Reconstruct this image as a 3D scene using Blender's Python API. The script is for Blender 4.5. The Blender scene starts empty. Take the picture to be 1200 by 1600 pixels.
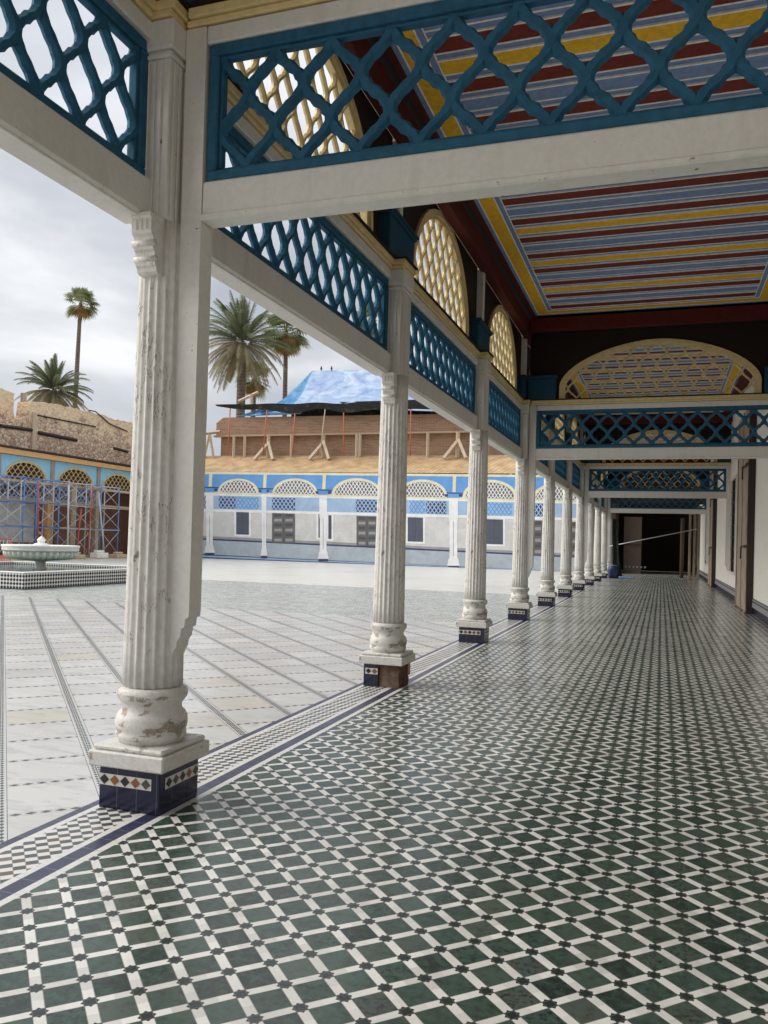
import bpy, math, random
from mathutils import Vector, Matrix
random.seed(7)
R = math.radians
scene = bpy.context.scene
col = scene.collection

# ------------------------------------------------------------------ camera
F, CY, PIT, ROL, YAW, EYE = 1271.83, 829.62, .0132, .0275, .3288, 1.5
fw = Vector((-math.sin(YAW)*math.cos(PIT), math.cos(YAW)*math.cos(PIT), math.sin(PIT)))
r0 = Vector((math.cos(YAW), math.sin(YAW), 0)); u0 = r0.cross(fw)
rt = r0*math.cos(ROL)+u0*math.sin(ROL); up = -r0*math.sin(ROL)+u0*math.cos(ROL)
cam = bpy.data.cameras.new('camera'); cam_o = bpy.data.objects.new('camera', cam); col.objects.link(cam_o)
m = Matrix((rt, up, -fw)).transposed().to_4x4(); m.translation = Vector((0, 0, EYE))
cam_o.matrix_world = m
cam.sensor_fit = 'VERTICAL'; cam.sensor_height = 36; cam.lens = F/1600*36
cam.shift_y = (CY-800)/1600
cam.clip_start = .05; cam.clip_end = 3000
scene.camera = cam_o
def ray(x, y): return fw+rt*((x-600)/F)+up*((CY-y)/F)
CAMP = Vector((0, 0, EYE))
def onY(x, y, Y): d = ray(x, y); return CAMP+d*(Y/d.y)
def onX(x, y, X): d = ray(x, y); return CAMP+d*(X/d.x)

# ------------------------------------------------------------------ world, sun, exposure
SUN_EL, SUN_AZ = R(35), R(-106)          # azimuth measured from +Y towards +X
w = bpy.data.worlds.new('World'); scene.world = w; w.use_nodes = True
nt = w.node_tree; nt.nodes.clear()
out = nt.nodes.new('ShaderNodeOutputWorld')
sky = nt.nodes.new('ShaderNodeTexSky'); sky.sky_type = 'NISHITA'; sky.sun_disc = False
sky.sun_elevation = SUN_EL; sky.sun_rotation = SUN_AZ; sky.dust_density = 3
bg1 = nt.nodes.new('ShaderNodeBackground'); bg1.inputs[1].default_value = .1
nt.links.new(sky.outputs[0], bg1.inputs[0])
tc = nt.nodes.new('ShaderNodeTexCoord')
sep = nt.nodes.new('ShaderNodeSeparateXYZ'); nt.links.new(tc.outputs['Generated'], sep.inputs[0])
mp = nt.nodes.new('ShaderNodeMapping'); mp.inputs['Scale'].default_value = (1, 1, 2.6)
mp.inputs['Rotation'].default_value = (0, 0, .5)
nt.links.new(tc.outputs['Generated'], mp.inputs[0])
nz = nt.nodes.new('ShaderNodeTexNoise'); nz.inputs['Scale'].default_value = 2.3; nz.inputs['Detail'].default_value = 7
nz.inputs['Roughness'].default_value = .52; nz.inputs['Distortion'].default_value = .5
nt.links.new(mp.outputs[0], nz.inputs[0])
cr = nt.nodes.new('ShaderNodeValToRGB'); nt.links.new(nz.outputs[0], cr.inputs[0])
e = cr.color_ramp; e.elements[0].position = .33; e.elements[0].color = (.50, .53, .585, 1)
e.elements[1].position = .66; e.elements[1].color = (1.0, 1.01, 1.03, 1)
x_ = e.elements.new(.5); x_.color = (.68, .705, .75, 1)
mr = nt.nodes.new('ShaderNodeMapRange'); mr.interpolation_type = 'SMOOTHSTEP'
mr.inputs[1].default_value = .30; mr.inputs[2].default_value = .95; mr.inputs[3].default_value = .625; mr.inputs[4].default_value = 1.1
nt.links.new(sep.outputs[2], mr.inputs[0])
bg2 = nt.nodes.new('ShaderNodeBackground'); nt.links.new(cr.outputs[0], bg2.inputs[0]); nt.links.new(mr.outputs[0], bg2.inputs[1])
mx = nt.nodes.new('ShaderNodeMixShader'); mx.inputs[0].default_value = .93
nt.links.new(bg1.outputs[0], mx.inputs[1]); nt.links.new(bg2.outputs[0], mx.inputs[2]); nt.links.new(mx.outputs[0], out.inputs[0])
sl = bpy.data.lights.new('sun', 'SUN'); sl.energy = 1.75; sl.angle = R(50); sl.color = (1, .96, .88)
so = bpy.data.objects.new('sun', sl); col.objects.link(so)
sd = Vector((math.sin(SUN_AZ)*math.cos(SUN_EL), math.cos(SUN_AZ)*math.cos(SUN_EL), math.sin(SUN_EL)))
so.rotation_euler = (-sd).to_track_quat('-Z', 'Y').to_euler(); so.location = (0, 0, 30)
scene.view_settings.view_transform = 'Standard'; scene.view_settings.look = 'None'
scene.view_settings.exposure = .70; scene.view_settings.gamma = 1; scene.view_settings.use_curve_mapping = False
scene.cycles.max_bounces = 10; scene.cycles.diffuse_bounces = 6; scene.cycles.use_denoising = True

# ------------------------------------------------------------------ node helper
class NT:
    def __init__(s, name, rough=.6, spec=.5):
        s.m = bpy.data.materials.new(name); s.m.use_nodes = True; s.t = s.m.node_tree
        s.b = s.t.nodes['Principled BSDF']; s.b.inputs['Roughness'].default_value = rough
        s.b.inputs['Specular IOR Level'].default_value = spec
        s._tc = None
    def n(s, ty, **k):
        q = s.t.nodes.new(ty)
        for a, v in k.items(): setattr(q, a, v)
        return q
    def put(s, sock, v):
        if isinstance(v, (int, float)): sock.default_value = v
        elif isinstance(v, tuple): sock.default_value = v if len(v) == 4 or sock.type == 'VECTOR' else v+(1,)
        else: s.t.links.new(v, sock)
    def obj(s):
        if not s._tc: s._tc = s.n('ShaderNodeTexCoord')
        return s._tc.outputs['Object']
    def M(s, op, a, b=0, c=0):
        q = s.n('ShaderNodeMath', operation=op); s.put(q.inputs[0], a); s.put(q.inputs[1], b); s.put(q.inputs[2], c); return q.outputs[0]
    def xyz(s, v=None):
        q = s.n('ShaderNodeSeparateXYZ'); s.put(q.inputs[0], v or s.obj()); return q.outputs
    def comb(s, x, y, z=0):
        q = s.n('ShaderNodeCombineXYZ'); s.put(q.inputs[0], x); s.put(q.inputs[1], y); s.put(q.inputs[2], z); return q.outputs[0]
    def noise(s, sc, det=4, vec=None, rough=.55, scale=None, dist=0):
        v = vec or s.obj()
        if scale:
            mp = s.n('ShaderNodeMapping'); mp.inputs['Scale'].default_value = scale; s.put(mp.inputs[0], v); v = mp.outputs[0]
        q = s.n('ShaderNodeTexNoise'); q.inputs['Scale'].default_value = sc; q.inputs['Detail'].default_value = det
        q.inputs['Roughness'].default_value = rough; q.inputs['Distortion'].default_value = dist; s.put(q.inputs[0], v); return q.outputs[0]
    def rnd(s, v):
        q = s.n('ShaderNodeTexWhiteNoise', noise_dimensions='3D'); s.put(q.inputs[0], v); return q.outputs[0]
    def ramp(s, f, stops, interp='LINEAR'):
        q = s.n('ShaderNodeValToRGB'); s.put(q.inputs[0], f); cr = q.color_ramp; cr.interpolation = interp
        while len(cr.elements) < len(stops): cr.elements.new(.5)
        for el, (p, c) in zip(cr.elements, stops):
            el.position = p; el.color = tuple(c)+(1,) if len(c) == 3 else c
        return q.outputs[0]
    def mix(s, f, a, b, mode='MIX'):
        q = s.n('ShaderNodeMix', data_type='RGBA', blend_type=mode)
        s.put(q.inputs[0], f); s.put(q.inputs[6], a); s.put(q.inputs[7], b); return q.outputs[2]
    def step(s, a, t): return s.M('GREATER_THAN', a, t)
    def sm(s, a, lo, hi):
        q = s.n('ShaderNodeMapRange', interpolation_type='SMOOTHSTEP'); s.put(q.inputs[0], a)
        q.inputs[1].default_value = lo; q.inputs[2].default_value = hi; return q.outputs[0]
    def bump(s, h, st=.3, d=.01):
        q = s.n('ShaderNodeBump'); q.inputs['Strength'].default_value = st; q.inputs['Distance'].default_value = d
        s.put(q.inputs['Height'], h); s.t.links.new(q.outputs[0], s.b.inputs['Normal'])
    def out(s, c): s.put(s.b.inputs['Base Color'], c); return s.m

def painted(name, c, var=.12, chip=.0, chipc=(.16, .12, .09), rough=.5, dirt=(.30, .26, .21), dirtamt=.35):
    k = NT(name, rough); n1 = k.noise(2.2, 6); n2 = k.noise(17, 5)
    lo = tuple(v*(1-var) for v in c); hi = tuple(min(1, v*(1+var*.5)) for v in c)
    base = k.ramp(n2, [(.35, lo), (.65, hi)])
    base = k.mix(k.M('MULTIPLY', k.sm(n1, .52, .75), dirtamt), base, dirt)
    if chip > 0:
        n3 = k.noise(9, 8, scale=(1, 1, .55), rough=.65)
        f = k.sm(n3, .74-chip*.16, .76-chip*.16)
        base = k.mix(f, base, chipc); k.bump(k.M('SUBTRACT', k.M('MULTIPLY', n2, .25), k.M('MULTIPLY', f, .8)), .5, .004)
    else: k.bump(n2, .25, .003)
    return k.out(base)
W = {}
def columnp():
    k = NT('white_column_paint', .55)
    n1 = k.noise(2.2, 6); n2 = k.noise(22, 6); st = k.noise(9, 7, scale=(1, 1, .16), rough=.62); n4 = k.noise(5, 6, scale=(1.6, 1.6, .35), rough=.6); n5 = k.noise(2.1, 3)
    base = k.ramp(n2, [(.35, (.60, .58, .545)), (.65, (.70, .68, .64))])
    base = k.mix(k.M('MULTIPLY', k.sm(st, .52, .72), .25), base, (.40, .37, .32))
    base = k.mix(k.M('MULTIPLY', k.sm(n1, .5, .72), .25), base, (.44, .39, .32))
    f = k.M('MULTIPLY', k.sm(st, .645, .665), k.sm(n2, .46, .52)); base = k.mix(f, base, (.24, .19, .15))
    cr_ = k.M('MULTIPLY', k.sm(k.M('ABSOLUTE', k.M('SUBTRACT', n4, .5)), .008, .002), k.sm(n5, .48, .56)); base = k.mix(k.M('MULTIPLY', cr_, .75), base, (.12, .10, .08))
    k.bump(k.M('SUBTRACT', k.M('ADD', k.M('MULTIPLY', n2, .2), k.M('MULTIPLY', st, .6)), k.M('ADD', f, cr_)), .45, .004); return k.out(base)
def beamp():
    k = NT('white_beam_paint', .5)
    n1 = k.noise(1.4, 5); n2 = k.noise(26, 7, rough=.6); n3 = k.noise(1.1, 4, scale=(3, 3, 3)); st = k.noise(7, 5, scale=(1, 1, .12)); x, y, z = k.xyz()[0:3]
    base = k.ramp(n2, [(.35, (.62, .60, .56)), (.65, (.68, .66, .62))])
    base = k.mix(k.M('MULTIPLY', k.sm(st, .5, .72), .22), base, (.42, .38, .32))
    base = k.mix(k.M('MULTIPLY', k.sm(n1, .5, .75), .18), base, (.40, .36, .30))
    f = k.M('MULTIPLY', k.sm(n2, .655, .67), k.sm(n3, .54, .60))
    base = k.mix(f, base, (.13, .10, .08))
    k.bump(k.M('SUBTRACT', k.M('ADD', k.M('MULTIPLY', n2, .2), k.M('MULTIPLY', st, .5)), f), .35, .004); return k.out(base)
def worn():
    k = NT('white_worn_paint', .55)
    n1 = k.noise(3, 6); n2 = k.noise(8.5, 5, scale=(.8, .8, 1.5), rough=.5); n3 = k.noise(45, 6, rough=.7); n4 = k.noise(5, 5, scale=(1, 1, 3), rough=.6)
    base = k.ramp(n3, [(.35, (.54, .52, .485)), (.6, (.66, .64, .60))])
    base = k.mix(k.M('MULTIPLY', k.sm(n1, .48, .7), .45), base, (.48, .42, .35))
    f = k.sm(k.M('ADD', k.M('MULTIPLY', n2, .75), k.M('MULTIPLY', n3, .25)), .548, .562)
    base = k.mix(f, base, k.ramp(n3, [(.4, (.22, .17, .13)), (.6, (.40, .34, .28))]))
    crack = k.sm(k.M('ABSOLUTE', k.M('SUBTRACT', n4, .5)), .012, .004); crack = k.M('MULTIPLY', crack, k.sm(n1, .4, .55))
    base = k.mix(k.M('MULTIPLY', crack, .0), base, (.12, .09, .07))
    k.bump(k.M('SUBTRACT', k.M('MULTIPLY', n3, .3), k.M('ADD', f, crack)), .6, .004)
    return k.out(base)
W['white'] = columnp()
W['white_flat'] = painted('white_paint', (.64, .615, .575), var=.10, chip=.55, chipc=(.28, .23, .19), dirtamt=.30)
W['white_plain'] = painted('white_beam_paint', (.62, .595, .55), var=.06, chip=.0, dirtamt=.15)
W['white_plain'] = beamp()
W['white_worn'] = worn()
W['cream'] = painted('cream_paint', (.68, .54, .27), chip=.1)
W['blue'] = painted('blue_lattice_paint', (.026, .108, .185), chip=.25, chipc=(.02, .05, .08), var=.2, dirt=(.03, .10, .15))
W['teal'] = painted('dark_blue_paint', (.015, .065, .11), dirt=(.02, .05, .07))
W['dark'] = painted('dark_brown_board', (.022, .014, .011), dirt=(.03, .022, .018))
W['maroon'] = painted('maroon_paint', (.17, .028, .02), dirt=(.14, .035, .03), var=.2)
W['maroon2'] = painted('dark_maroon_paint', (.085, .014, .012), dirt=(.05, .015, .012))
W['yellow'] = painted('yellow_paint', (.74, .43, .03), dirt=(.55, .3, .04), var=.15)
W['slate'] = painted('slate_blue_paint', (.18, .26, .45), dirt=(.15, .21, .36), var=.15)
W['cwhite'] = painted('white_line_paint', (.82, .80, .76), dirtamt=.15)
for n_ in ('maroon', 'maroon2', 'yellow', 'slate', 'cwhite', 'dark', 'teal', 'blue'):
    q_ = W[n_].node_tree.nodes['Principled BSDF']; q_.inputs['Roughness'].default_value = .75; q_.inputs['Specular IOR Level'].default_value = .18
W['navy'] = None
W['wall'] = painted('white_plaster', (.80, .77, .71), chip=.12, chipc=(.42, .36, .29), dirt=(.66, .56, .42), rough=.8, dirtamt=.3)
W['blueboard'] = painted('turquoise_board', (.28, .60, .80), chip=.5, chipc=(.4, .5, .5), dirt=(.35, .45, .5))
W['blueboard2'] = painted('blue_board', (.12, .27, .55))
W['fblue'] = painted('faded_blue_lattice', (.26, .38, .56), chip=.3)
W['orange'] = painted('orange_timber', (.72, .40, .16), chip=.5, chipc=(.3, .13, .05))
W['rawwood'] = painted('raw_timber', (.45, .33, .22), var=.3, dirt=(.3, .2, .13))
W['palewood'] = painted('pale_timber', (.58, .46, .33), var=.3, dirt=(.4, .3, .2))
W['redrod'] = painted('red_rod_paint', (.55, .14, .08))
W['sblue'] = painted('scaffold_blue_paint', (.11, .27, .62), chip=.4, chipc=(.4, .4, .42))
W['sgrey'] = painted('galvanised_tube', (.60, .62, .64), rough=.4)
W['sred'] = painted('scaffold_red_paint', (.48, .09, .08))
W['red'] = painted('orange_red_plastic', (.75, .14, .07))
W['stonewhite'] = painted('carved_marble', (.84, .82, .77), dirt=(.5, .49, .42), dirtamt=.5)
W['green_cloth'] = painted('dark_green_cloth', (.03, .045, .03), rough=.9)
W['blue_plastic'] = painted('blue_plastic', (.03, .06, .16), rough=.4)
W['black_cloth_and_void'] = painted('black_fabric_and_void', (.025, .03, .032), rough=.9)  # eave fabric; also blackens the block for the void under the tarpaulin
W['dim'] = painted('dim_brown_plaster', (.045, .032, .025), rough=.9, dirt=(.02, .015, .012))  # darkness of the unlit hall is put into this colour; other parts share it
W['dimtile'] = painted('dim_wall_panel', (.10, .07, .055), rough=.9, dirt=(.05, .035, .03))  # panel colour darkened to hold the gloom of the hall
W['brownwall'] = painted('brown_room_wall', (.42, .22, .15), var=.3, rough=.9, dirt=(.14, .09, .07), dirtamt=.7)
W['iron'] = painted('dark_iron', (.03, .026, .024), rough=.6)
W['dadogrey'] = painted('grey_dado', (.27, .26, .27), dirt=(.2, .18, .18))

def wood_old():
    k = NT('old_carved_wood', .7)
    n = k.noise(3, 6, scale=(8, 8, .6)); n2 = k.noise(30, 3)
    c = k.ramp(n, [(.3, (.20, .15, .11)), (.55, (.38, .30, .23)), (.75, (.50, .41, .32))])
    k.bump(k.M('ADD', n, k.M('MULTIPLY', n2, .3)), .5, .006); return k.out(c)
W['oldwood'] = wood_old()

def navy_tile():
    k = NT('navy_glazed_tile', .18)
    x, y, z = k.xyz()[0:3]
    # grout joints: one tile is 97 mm wide, seen on all four faces
    fx = k.M('ABSOLUTE', k.M('SUBTRACT', k.M('FRACT', k.M('DIVIDE', k.M('ADD', x, .2), .125)), .5))
    fy = k.M('ABSOLUTE', k.M('SUBTRACT', k.M('FRACT', k.M('DIVIDE', k.M('ADD', y, .2), .125)), .5))
    geo = k.n('ShaderNodeNewGeometry'); ns = k.xyz(geo.outputs['Normal'])
    useY = k.step(k.M('ABSOLUTE', ns[0]), .6)
    g = k.M('ADD', k.M('MULTIPLY', fy, useY), k.M('MULTIPLY', fx, k.M('SUBTRACT', 1, useY)))
    j = k.step(g, .488)
    n = k.noise(9, 4)
    c = k.ramp(n, [(.3, (.003, .004, .018)), (.6, (.006, .007, .036)), (.8, (.014, .016, .06))])
    c = k.mix(k.M('MULTIPLY', j, .5), c, (.16, .14, .14)); k.bump(k.M('ADD', k.M('MULTIPLY', j, -1), n), .25, .004)
    return k.out(c)
W['navy'] = navy_tile()
W['tilewhite'] = painted('white_glazed_tile', (.62, .6, .55), rough=.2, dirt=(.4, .36, .3))
W['tileblack'] = painted('black_glazed_tile', (.012, .014, .016), rough=.2, dirt=(.02, .02, .02))
W['tilebrown'] = painted('brown_glazed_tile', (.24, .085, .03), rough=.2, dirt=(.15, .07, .03))
W['tilegreen'] = painted('olive_glazed_tile', (.07, .075, .04), rough=.2, dirt=(.05, .05, .03))
W['core'] = painted('exposed_brown_core', (.13, .075, .045), var=.5, chip=.9, chipc=(.05, .03, .02), rough=.9)

def star_floor(name, pitch, ox, oy, bw, green, white, starc, rough, wavy=True, palemix=0):
    """square tiles at 45 degrees between white marble strips with an eight pointed star at every crossing"""
    k = NT(name, rough, .5)
    x, y, z = k.xyz()[0:3]
    if wavy:
        n = k.noise(1.3, 2); n = k.M('MULTIPLY', k.M('SUBTRACT', n, .5), .018)
        x = k.M('ADD', x, n); y = k.M('SUBTRACT', y, n)
    u = k.M('DIVIDE', k.M('MULTIPLY', k.M('ADD', k.M('SUBTRACT', x, ox), k.M('SUBTRACT', y, oy)), .70711), pitch)
    v = k.M('DIVIDE', k.M('MULTIPLY', k.M('SUBTRACT', k.M('SUBTRACT', y, oy), k.M('SUBTRACT', x, ox)), .70711), pitch)
    au = k.M('SUBTRACT', k.M('FRACT', k.M('ADD', u, .5)), .5); av = k.M('SUBTRACT', k.M('FRACT', k.M('ADD', v, .5)), .5)
    du = k.M('ABSOLUTE', au); dv = k.M('ABSOLUTE', av)
    inb = k.M('MAXIMUM', k.M('LESS_THAN', du, bw/2), k.M('LESS_THAN', dv, bw/2*.92))
    r_ = bw*.56
    star = k.M('MAXIMUM', k.M('LESS_THAN', k.M('MAXIMUM', du, dv), r_), k.M('LESS_THAN', k.M('ADD', du, dv), r_*1.42))
    cell = k.comb(k.M('FLOOR', u), k.M('FLOOR', v), 0)
    rc = k.rnd(cell); rc2 = k.rnd(k.comb(k.M('FLOOR', v), k.M('FLOOR', u), 7.3))
    fine = k.noise(55, 6, rough=.7); cloud = k.noise(1.1, 3)
    g = k.ramp(rc, [(0, tuple(c*.45 for c in green)), (.12, tuple(c*.7 for c in green)), (.3, green), (.75, tuple(c*1.25 for c in green)), (1, (green[0]*2.1, green[1]*1.4, green[2]*1.5))])
    speck = k.M('MULTIPLY', k.sm(fine, .46, .62), k.sm(rc2, .35, .9))
    g = k.mix(speck, g, tuple(c*.35 for c in green))
    mot = k.noise(24, 6, rough=.65); g = k.mix(k.M('MULTIPLY', k.sm(mot, .42, .68), .6), g, tuple(c*1.75 for c in green)); g = k.mix(k.M('MULTIPLY', k.sm(mot, .5, .32), .5), g, tuple(c*.5 for c in green))
    wc = k.rnd(k.comb(k.M('FLOOR', k.M('ADD', u, .5)), k.M('FLOOR', k.M('ADD', v, .5)), 3.1))
    wv = k.ramp(k.M('ADD', k.M('MULTIPLY', wc, .6), k.M('MULTIPLY', fine, .4)), [(.15, tuple(c*.78 for c in white)), (.6, white), (1, tuple(min(.9, c*1.1) for c in white))])
    c = k.mix(inb, g, wv); c = k.mix(star, c, starc)
    # grout joints
    ed = k.M('MINIMUM', k.M('ABSOLUTE', k.M('SUBTRACT', du, bw/2)), k.M('ABSOLUTE', k.M('SUBTRACT', dv, bw/2*.92)))
    jt = k.M('LESS_THAN', ed, .012)
    c = k.mix(k.M('MULTIPLY', jt, .55), c, (.16, .155, .14))
    c = k.mix(k.M('MULTIPLY', k.sm(cloud, .45, .75), .22), c, (.12, .11, .09))
    k.put(k.b.inputs['Roughness'], k.M('ADD', rough-.06, k.M('MULTIPLY', k.M('ADD', k.M('MULTIPLY', cloud, .5), k.M('MULTIPLY', rc2, .5)), .22)))
    k.bump(k.M('ADD', k.M('MULTIPLY', jt, -.35), k.M('ADD', k.M('ADD', k.M('MULTIPLY', k.M('SUBTRACT', rc, .5), k.M('MULTIPLY', au, 1.6)), k.M('MULTIPLY', k.M('SUBTRACT', rc2, .5), k.M('MULTIPLY', av, 1.6))), k.M('MULTIPLY', fine, .12))), .35, .004)
    return k.out(c)
W['gallery_floor'] = star_floor('green_star_tile', .1512, -1.916, 2.199, .25, (.040, .070, .055), (.78, .77, .74), (.022, .034, .030), .18)
W['path_floor'] = star_floor('pale_green_star_tile', .16, -4, 16, .30, (.33, .365, .33), (.66, .66, .62), (.16, .19, .17), .24)  # greens paled so the colour itself holds the grey reflection on the tiles

def border_tile():
    k = NT('border_tile', .25)
    x, y, z = k.xyz()[0:3]
    n = k.noise(3, 4); fine = k.noise(40, 5)
    # small pieces checkered at 45 degrees
    p = .043
    u = k.M('DIVIDE', k.M('MULTIPLY', k.M('ADD', x, y), .70711), p*1.25); v = k.M('DIVIDE', k.M('MULTIPLY', k.M('SUBTRACT', y, x), .70711), p)
    cb = k.M('MODULO', k.M('ABSOLUTE', k.M('ADD', k.M('FLOOR', u), k.M('FLOOR', v))), 2)
    rr = k.rnd(k.comb(k.M('FLOOR', u), k.M('FLOOR', v), 0))
    dark = k.ramp(rr, [(0, (.05, .06, .058)), (.45, (.09, .10, .095)), (.62, (.05, .035, .025)), (.75, (.16, .10, .05)), (.86, (.30, .21, .11)), (.93, (.08, .09, .085))], 'CONSTANT')
    big = k.sm(k.noise(.8, 2), .45, .6)
    dark = k.mix(k.M('MULTIPLY', k.M('SUBTRACT', 1, big), .6), dark, (.085, .09, .088))
    chk = k.mix(k.step(cb, .5), (.70, .69, .66), dark)
    ju = k.M('ABSOLUTE', k.M('SUBTRACT', k.M('FRACT', u), .5)); jv = k.M('ABSOLUTE', k.M('SUBTRACT', k.M('FRACT', v), .5))
    chk = k.mix(k.M('MULTIPLY', k.step(k.M('MAXIMUM', ju, jv), .46), .5), chk, (.2, .19, .18))
    blue = k.ramp(n, [(.3, (.022, .024, .065)), (.7, (.055, .06, .115))])
    yj = k.step(k.M('ABSOLUTE', k.M('SUBTRACT', k.M('FRACT', k.M('DIVIDE', y, .13)), .5)), .485)
    blue = k.mix(k.M('MULTIPLY', yj, .5), blue, (.3, .3, .32))
    white = k.ramp(fine, [(.3, (.62, .61, .58)), (.7, (.76, .75, .72))])
    white = k.mix(k.M('MULTIPLY', yj, .4), white, (.25, .24, .22))
    c = white
    def band(lo, hi): return k.M('MULTIPLY', k.step(x, lo), k.M('LESS_THAN', x, hi))
    c = k.mix(band(-2.590, -2.508), c, blue)
    c = k.mix(band(-2.884, -2.628), c, chk)
    c = k.mix(band(-2.975, -2.922), c, blue)
    k.bump(fine, .12, .003); return k.out(c)
W['border'] = border_tile()

def court():
    k = NT('inlaid_marble_paving', .3)
    x, y, z = k.xyz()[0:3]
    v = k.M('MULTIPLY', k.M('ADD', x, y), .70711); t = k.M('MULTIPLY', k.M('SUBTRACT', y, x), .70711)
    v = k.M('SUBTRACT', v, k.M('MULTIPLY', k.M('SUBTRACT', t, 4.3), .02))
    P = .561
    vv = k.M('DIVIDE', k.M('SUBTRACT', v, .105), P); tt = k.M('DIVIDE', k.M('SUBTRACT', t, 4.73), .553)
    a = k.M('MULTIPLY', k.M('SUBTRACT', k.M('FRACT', k.M('ADD', vv, .5)), .5), P)      # metres from band centre
    b = k.M('MULTIPLY', k.M('SUBTRACT', k.M('FRACT', k.M('ADD', tt, .5)), .5), .553)
    A = k.M('ABSOLUTE', a); B = k.M('ABSOLUTE', b)
    cell = k.comb(k.M('FLOOR', vv), k.M('FLOOR', tt), 0); rc = k.rnd(cell)
    st = k.noise(3.0, 8, scale=(1, 3.2, 1), rough=.62, dist=.8); fine = k.noise(60, 4)
    c = k.ramp(rc, [(0, (.52, .515, .50)), (.35, (.58, .575, .56)), (.75, (.62, .615, .60)), (.9, (.57, .55, .505)), (.96, (.555, .52, .455)), (1, (.60, .60, .59))])
    c = k.mix(k.M('MULTIPLY', k.sm(st, .47, .68), .6), c, (.38, .385, .39))
    c = k.mix(k.M('MULTIPLY', k.sm(k.noise(.6, 4), .45, .7), .25), c, (.60, .55, .46))
    dark = (.07, .085, .08); wh = (.56, .555, .54)
    # long bands: zigzag triangles between two dark lines
    q = k.M('ABSOLUTE', k.M('SUBTRACT', k.M('MULTIPLY', k.M('FRACT', k.M('DIVIDE', t, .05)), 2), 1))
    zig = k.M('LESS_THAN', k.M('ABSOLUTE', k.M('SUBTRACT', k.M('DIVIDE', A, .036), .45)), k.M('MULTIPLY', q, .37))
    long_in = k.M('LESS_THAN', A, .044)
    lb = k.mix(zig, wh, dark); lb = k.mix(k.M('GREATER_THAN', A, .040), lb, dark); lb = k.mix(k.M('LESS_THAN', A, .004), lb, dark)
    # cross bands: chain of diamonds
    q2 = k.M('ABSOLUTE', k.M('SUBTRACT', k.M('MULTIPLY', k.M('FRACT', k.M('DIVIDE', v, .075)), 2), 1))
    dia = k.M('LESS_THAN', k.M('ADD', k.M('DIVIDE', B, .021), k.M('MULTIPLY', q2, 1.1)), 1.0)
    cb = k.mix(dia, wh, dark); cb = k.mix(k.M('GREATER_THAN', B, .0215), cb, (.20, .21, .20))
    cross_in = k.M('LESS_THAN', B, .0255)
    c = k.mix(cross_in, c, cb); c = k.mix(long_in, c, lb)
    k.put(k.b.inputs['Roughness'], k.M('ADD', .08, k.M('MULTIPLY', k.noise(1.5, 4), .30)))
    k.bump(k.M('ADD', k.M('MULTIPLY', rc, .3), k.M('MULTIPLY', fine, .1)), .15, .004)
    return k.out(c)
W['court'] = court()
def far_marble():
    k = NT('worn_marble_paving', .35)
    x, y, z = k.xyz()[0:3]; n = k.noise(.25, 5); st = k.noise(2, 6)
    fx = k.M('ABSOLUTE', k.M('SUBTRACT', k.M('FRACT', k.M('DIVIDE', k.M('ADD', x, y), .85)), .5)); fy = k.M('ABSOLUTE', k.M('SUBTRACT', k.M('FRACT', k.M('DIVIDE', k.M('SUBTRACT', y, x), .85)), .5))
    rc = k.rnd(k.comb(k.M('FLOOR', k.M('DIVIDE', x, .9)), k.M('FLOOR', k.M('DIVIDE', y, .9)), 0))
    c = k.ramp(n, [(.3, (.58, .57, .53)), (.5, (.70, .69, .64)), (.7, (.66, .62, .54))])
    c = k.mix(k.M('MULTIPLY', k.sm(st, .45, .7), .3), c, (.48, .47, .43)); c = k.mix(k.M('MULTIPLY', rc, .2), c, (.5, .5, .48))
    c = k.mix(k.M('MULTIPLY', k.step(k.M('MAXIMUM', fx, fy), .455), .5), c, (.35, .35, .33))
    return k.out(c)
W['far_marble'] = far_marble()
def sand():
    k = NT('sandy_rubble_ground', .95); n = k.noise(1.2, 8); n2 = k.noise(12, 5)
    c = k.ramp(n, [(.3, (.40, .31, .20)), (.6, (.55, .45, .31)), (.8, (.62, .52, .38))]); k.bump(n2, .6, .05); return k.out(c)
W['sand'] = sand()
def rubble():
    k = NT('rubble_stone_wall', .95)
    vo = k.n('ShaderNodeTexVoronoi'); vo.inputs['Scale'].default_value = 3.8; k.put(vo.inputs[0], k.obj())
    vd = k.n('ShaderNodeTexVoronoi', feature='DISTANCE_TO_EDGE'); vd.inputs['Scale'].default_value = 3.8; k.put(vd.inputs[0], k.obj())
    n = k.noise(1.3, 8); z = k.xyz()[2]
    c = k.ramp(k.rnd(vo.outputs['Position']), [(0, (.44, .30, .21)), (.4, (.64, .47, .33)), (.75, (.76, .59, .43)), (1, (.54, .40, .30))])
    c = k.mix(k.sm(vd.outputs[0], .07, 0), c, (.20, .14, .10))
    pl = k.sm(k.M('ADD', n, k.M('MULTIPLY', k.M('SUBTRACT', z, 8.0), .16)), .50, .60)
    c = k.mix(pl, c, k.ramp(k.noise(5, 6), [(.3, (.68, .50, .32)), (.7, (.84, .68, .46))]))
    k.bump(k.M('ADD', n, vd.outputs[0]), 1, .12); return k.out(c)
W['rubble'] = rubble()
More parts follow.
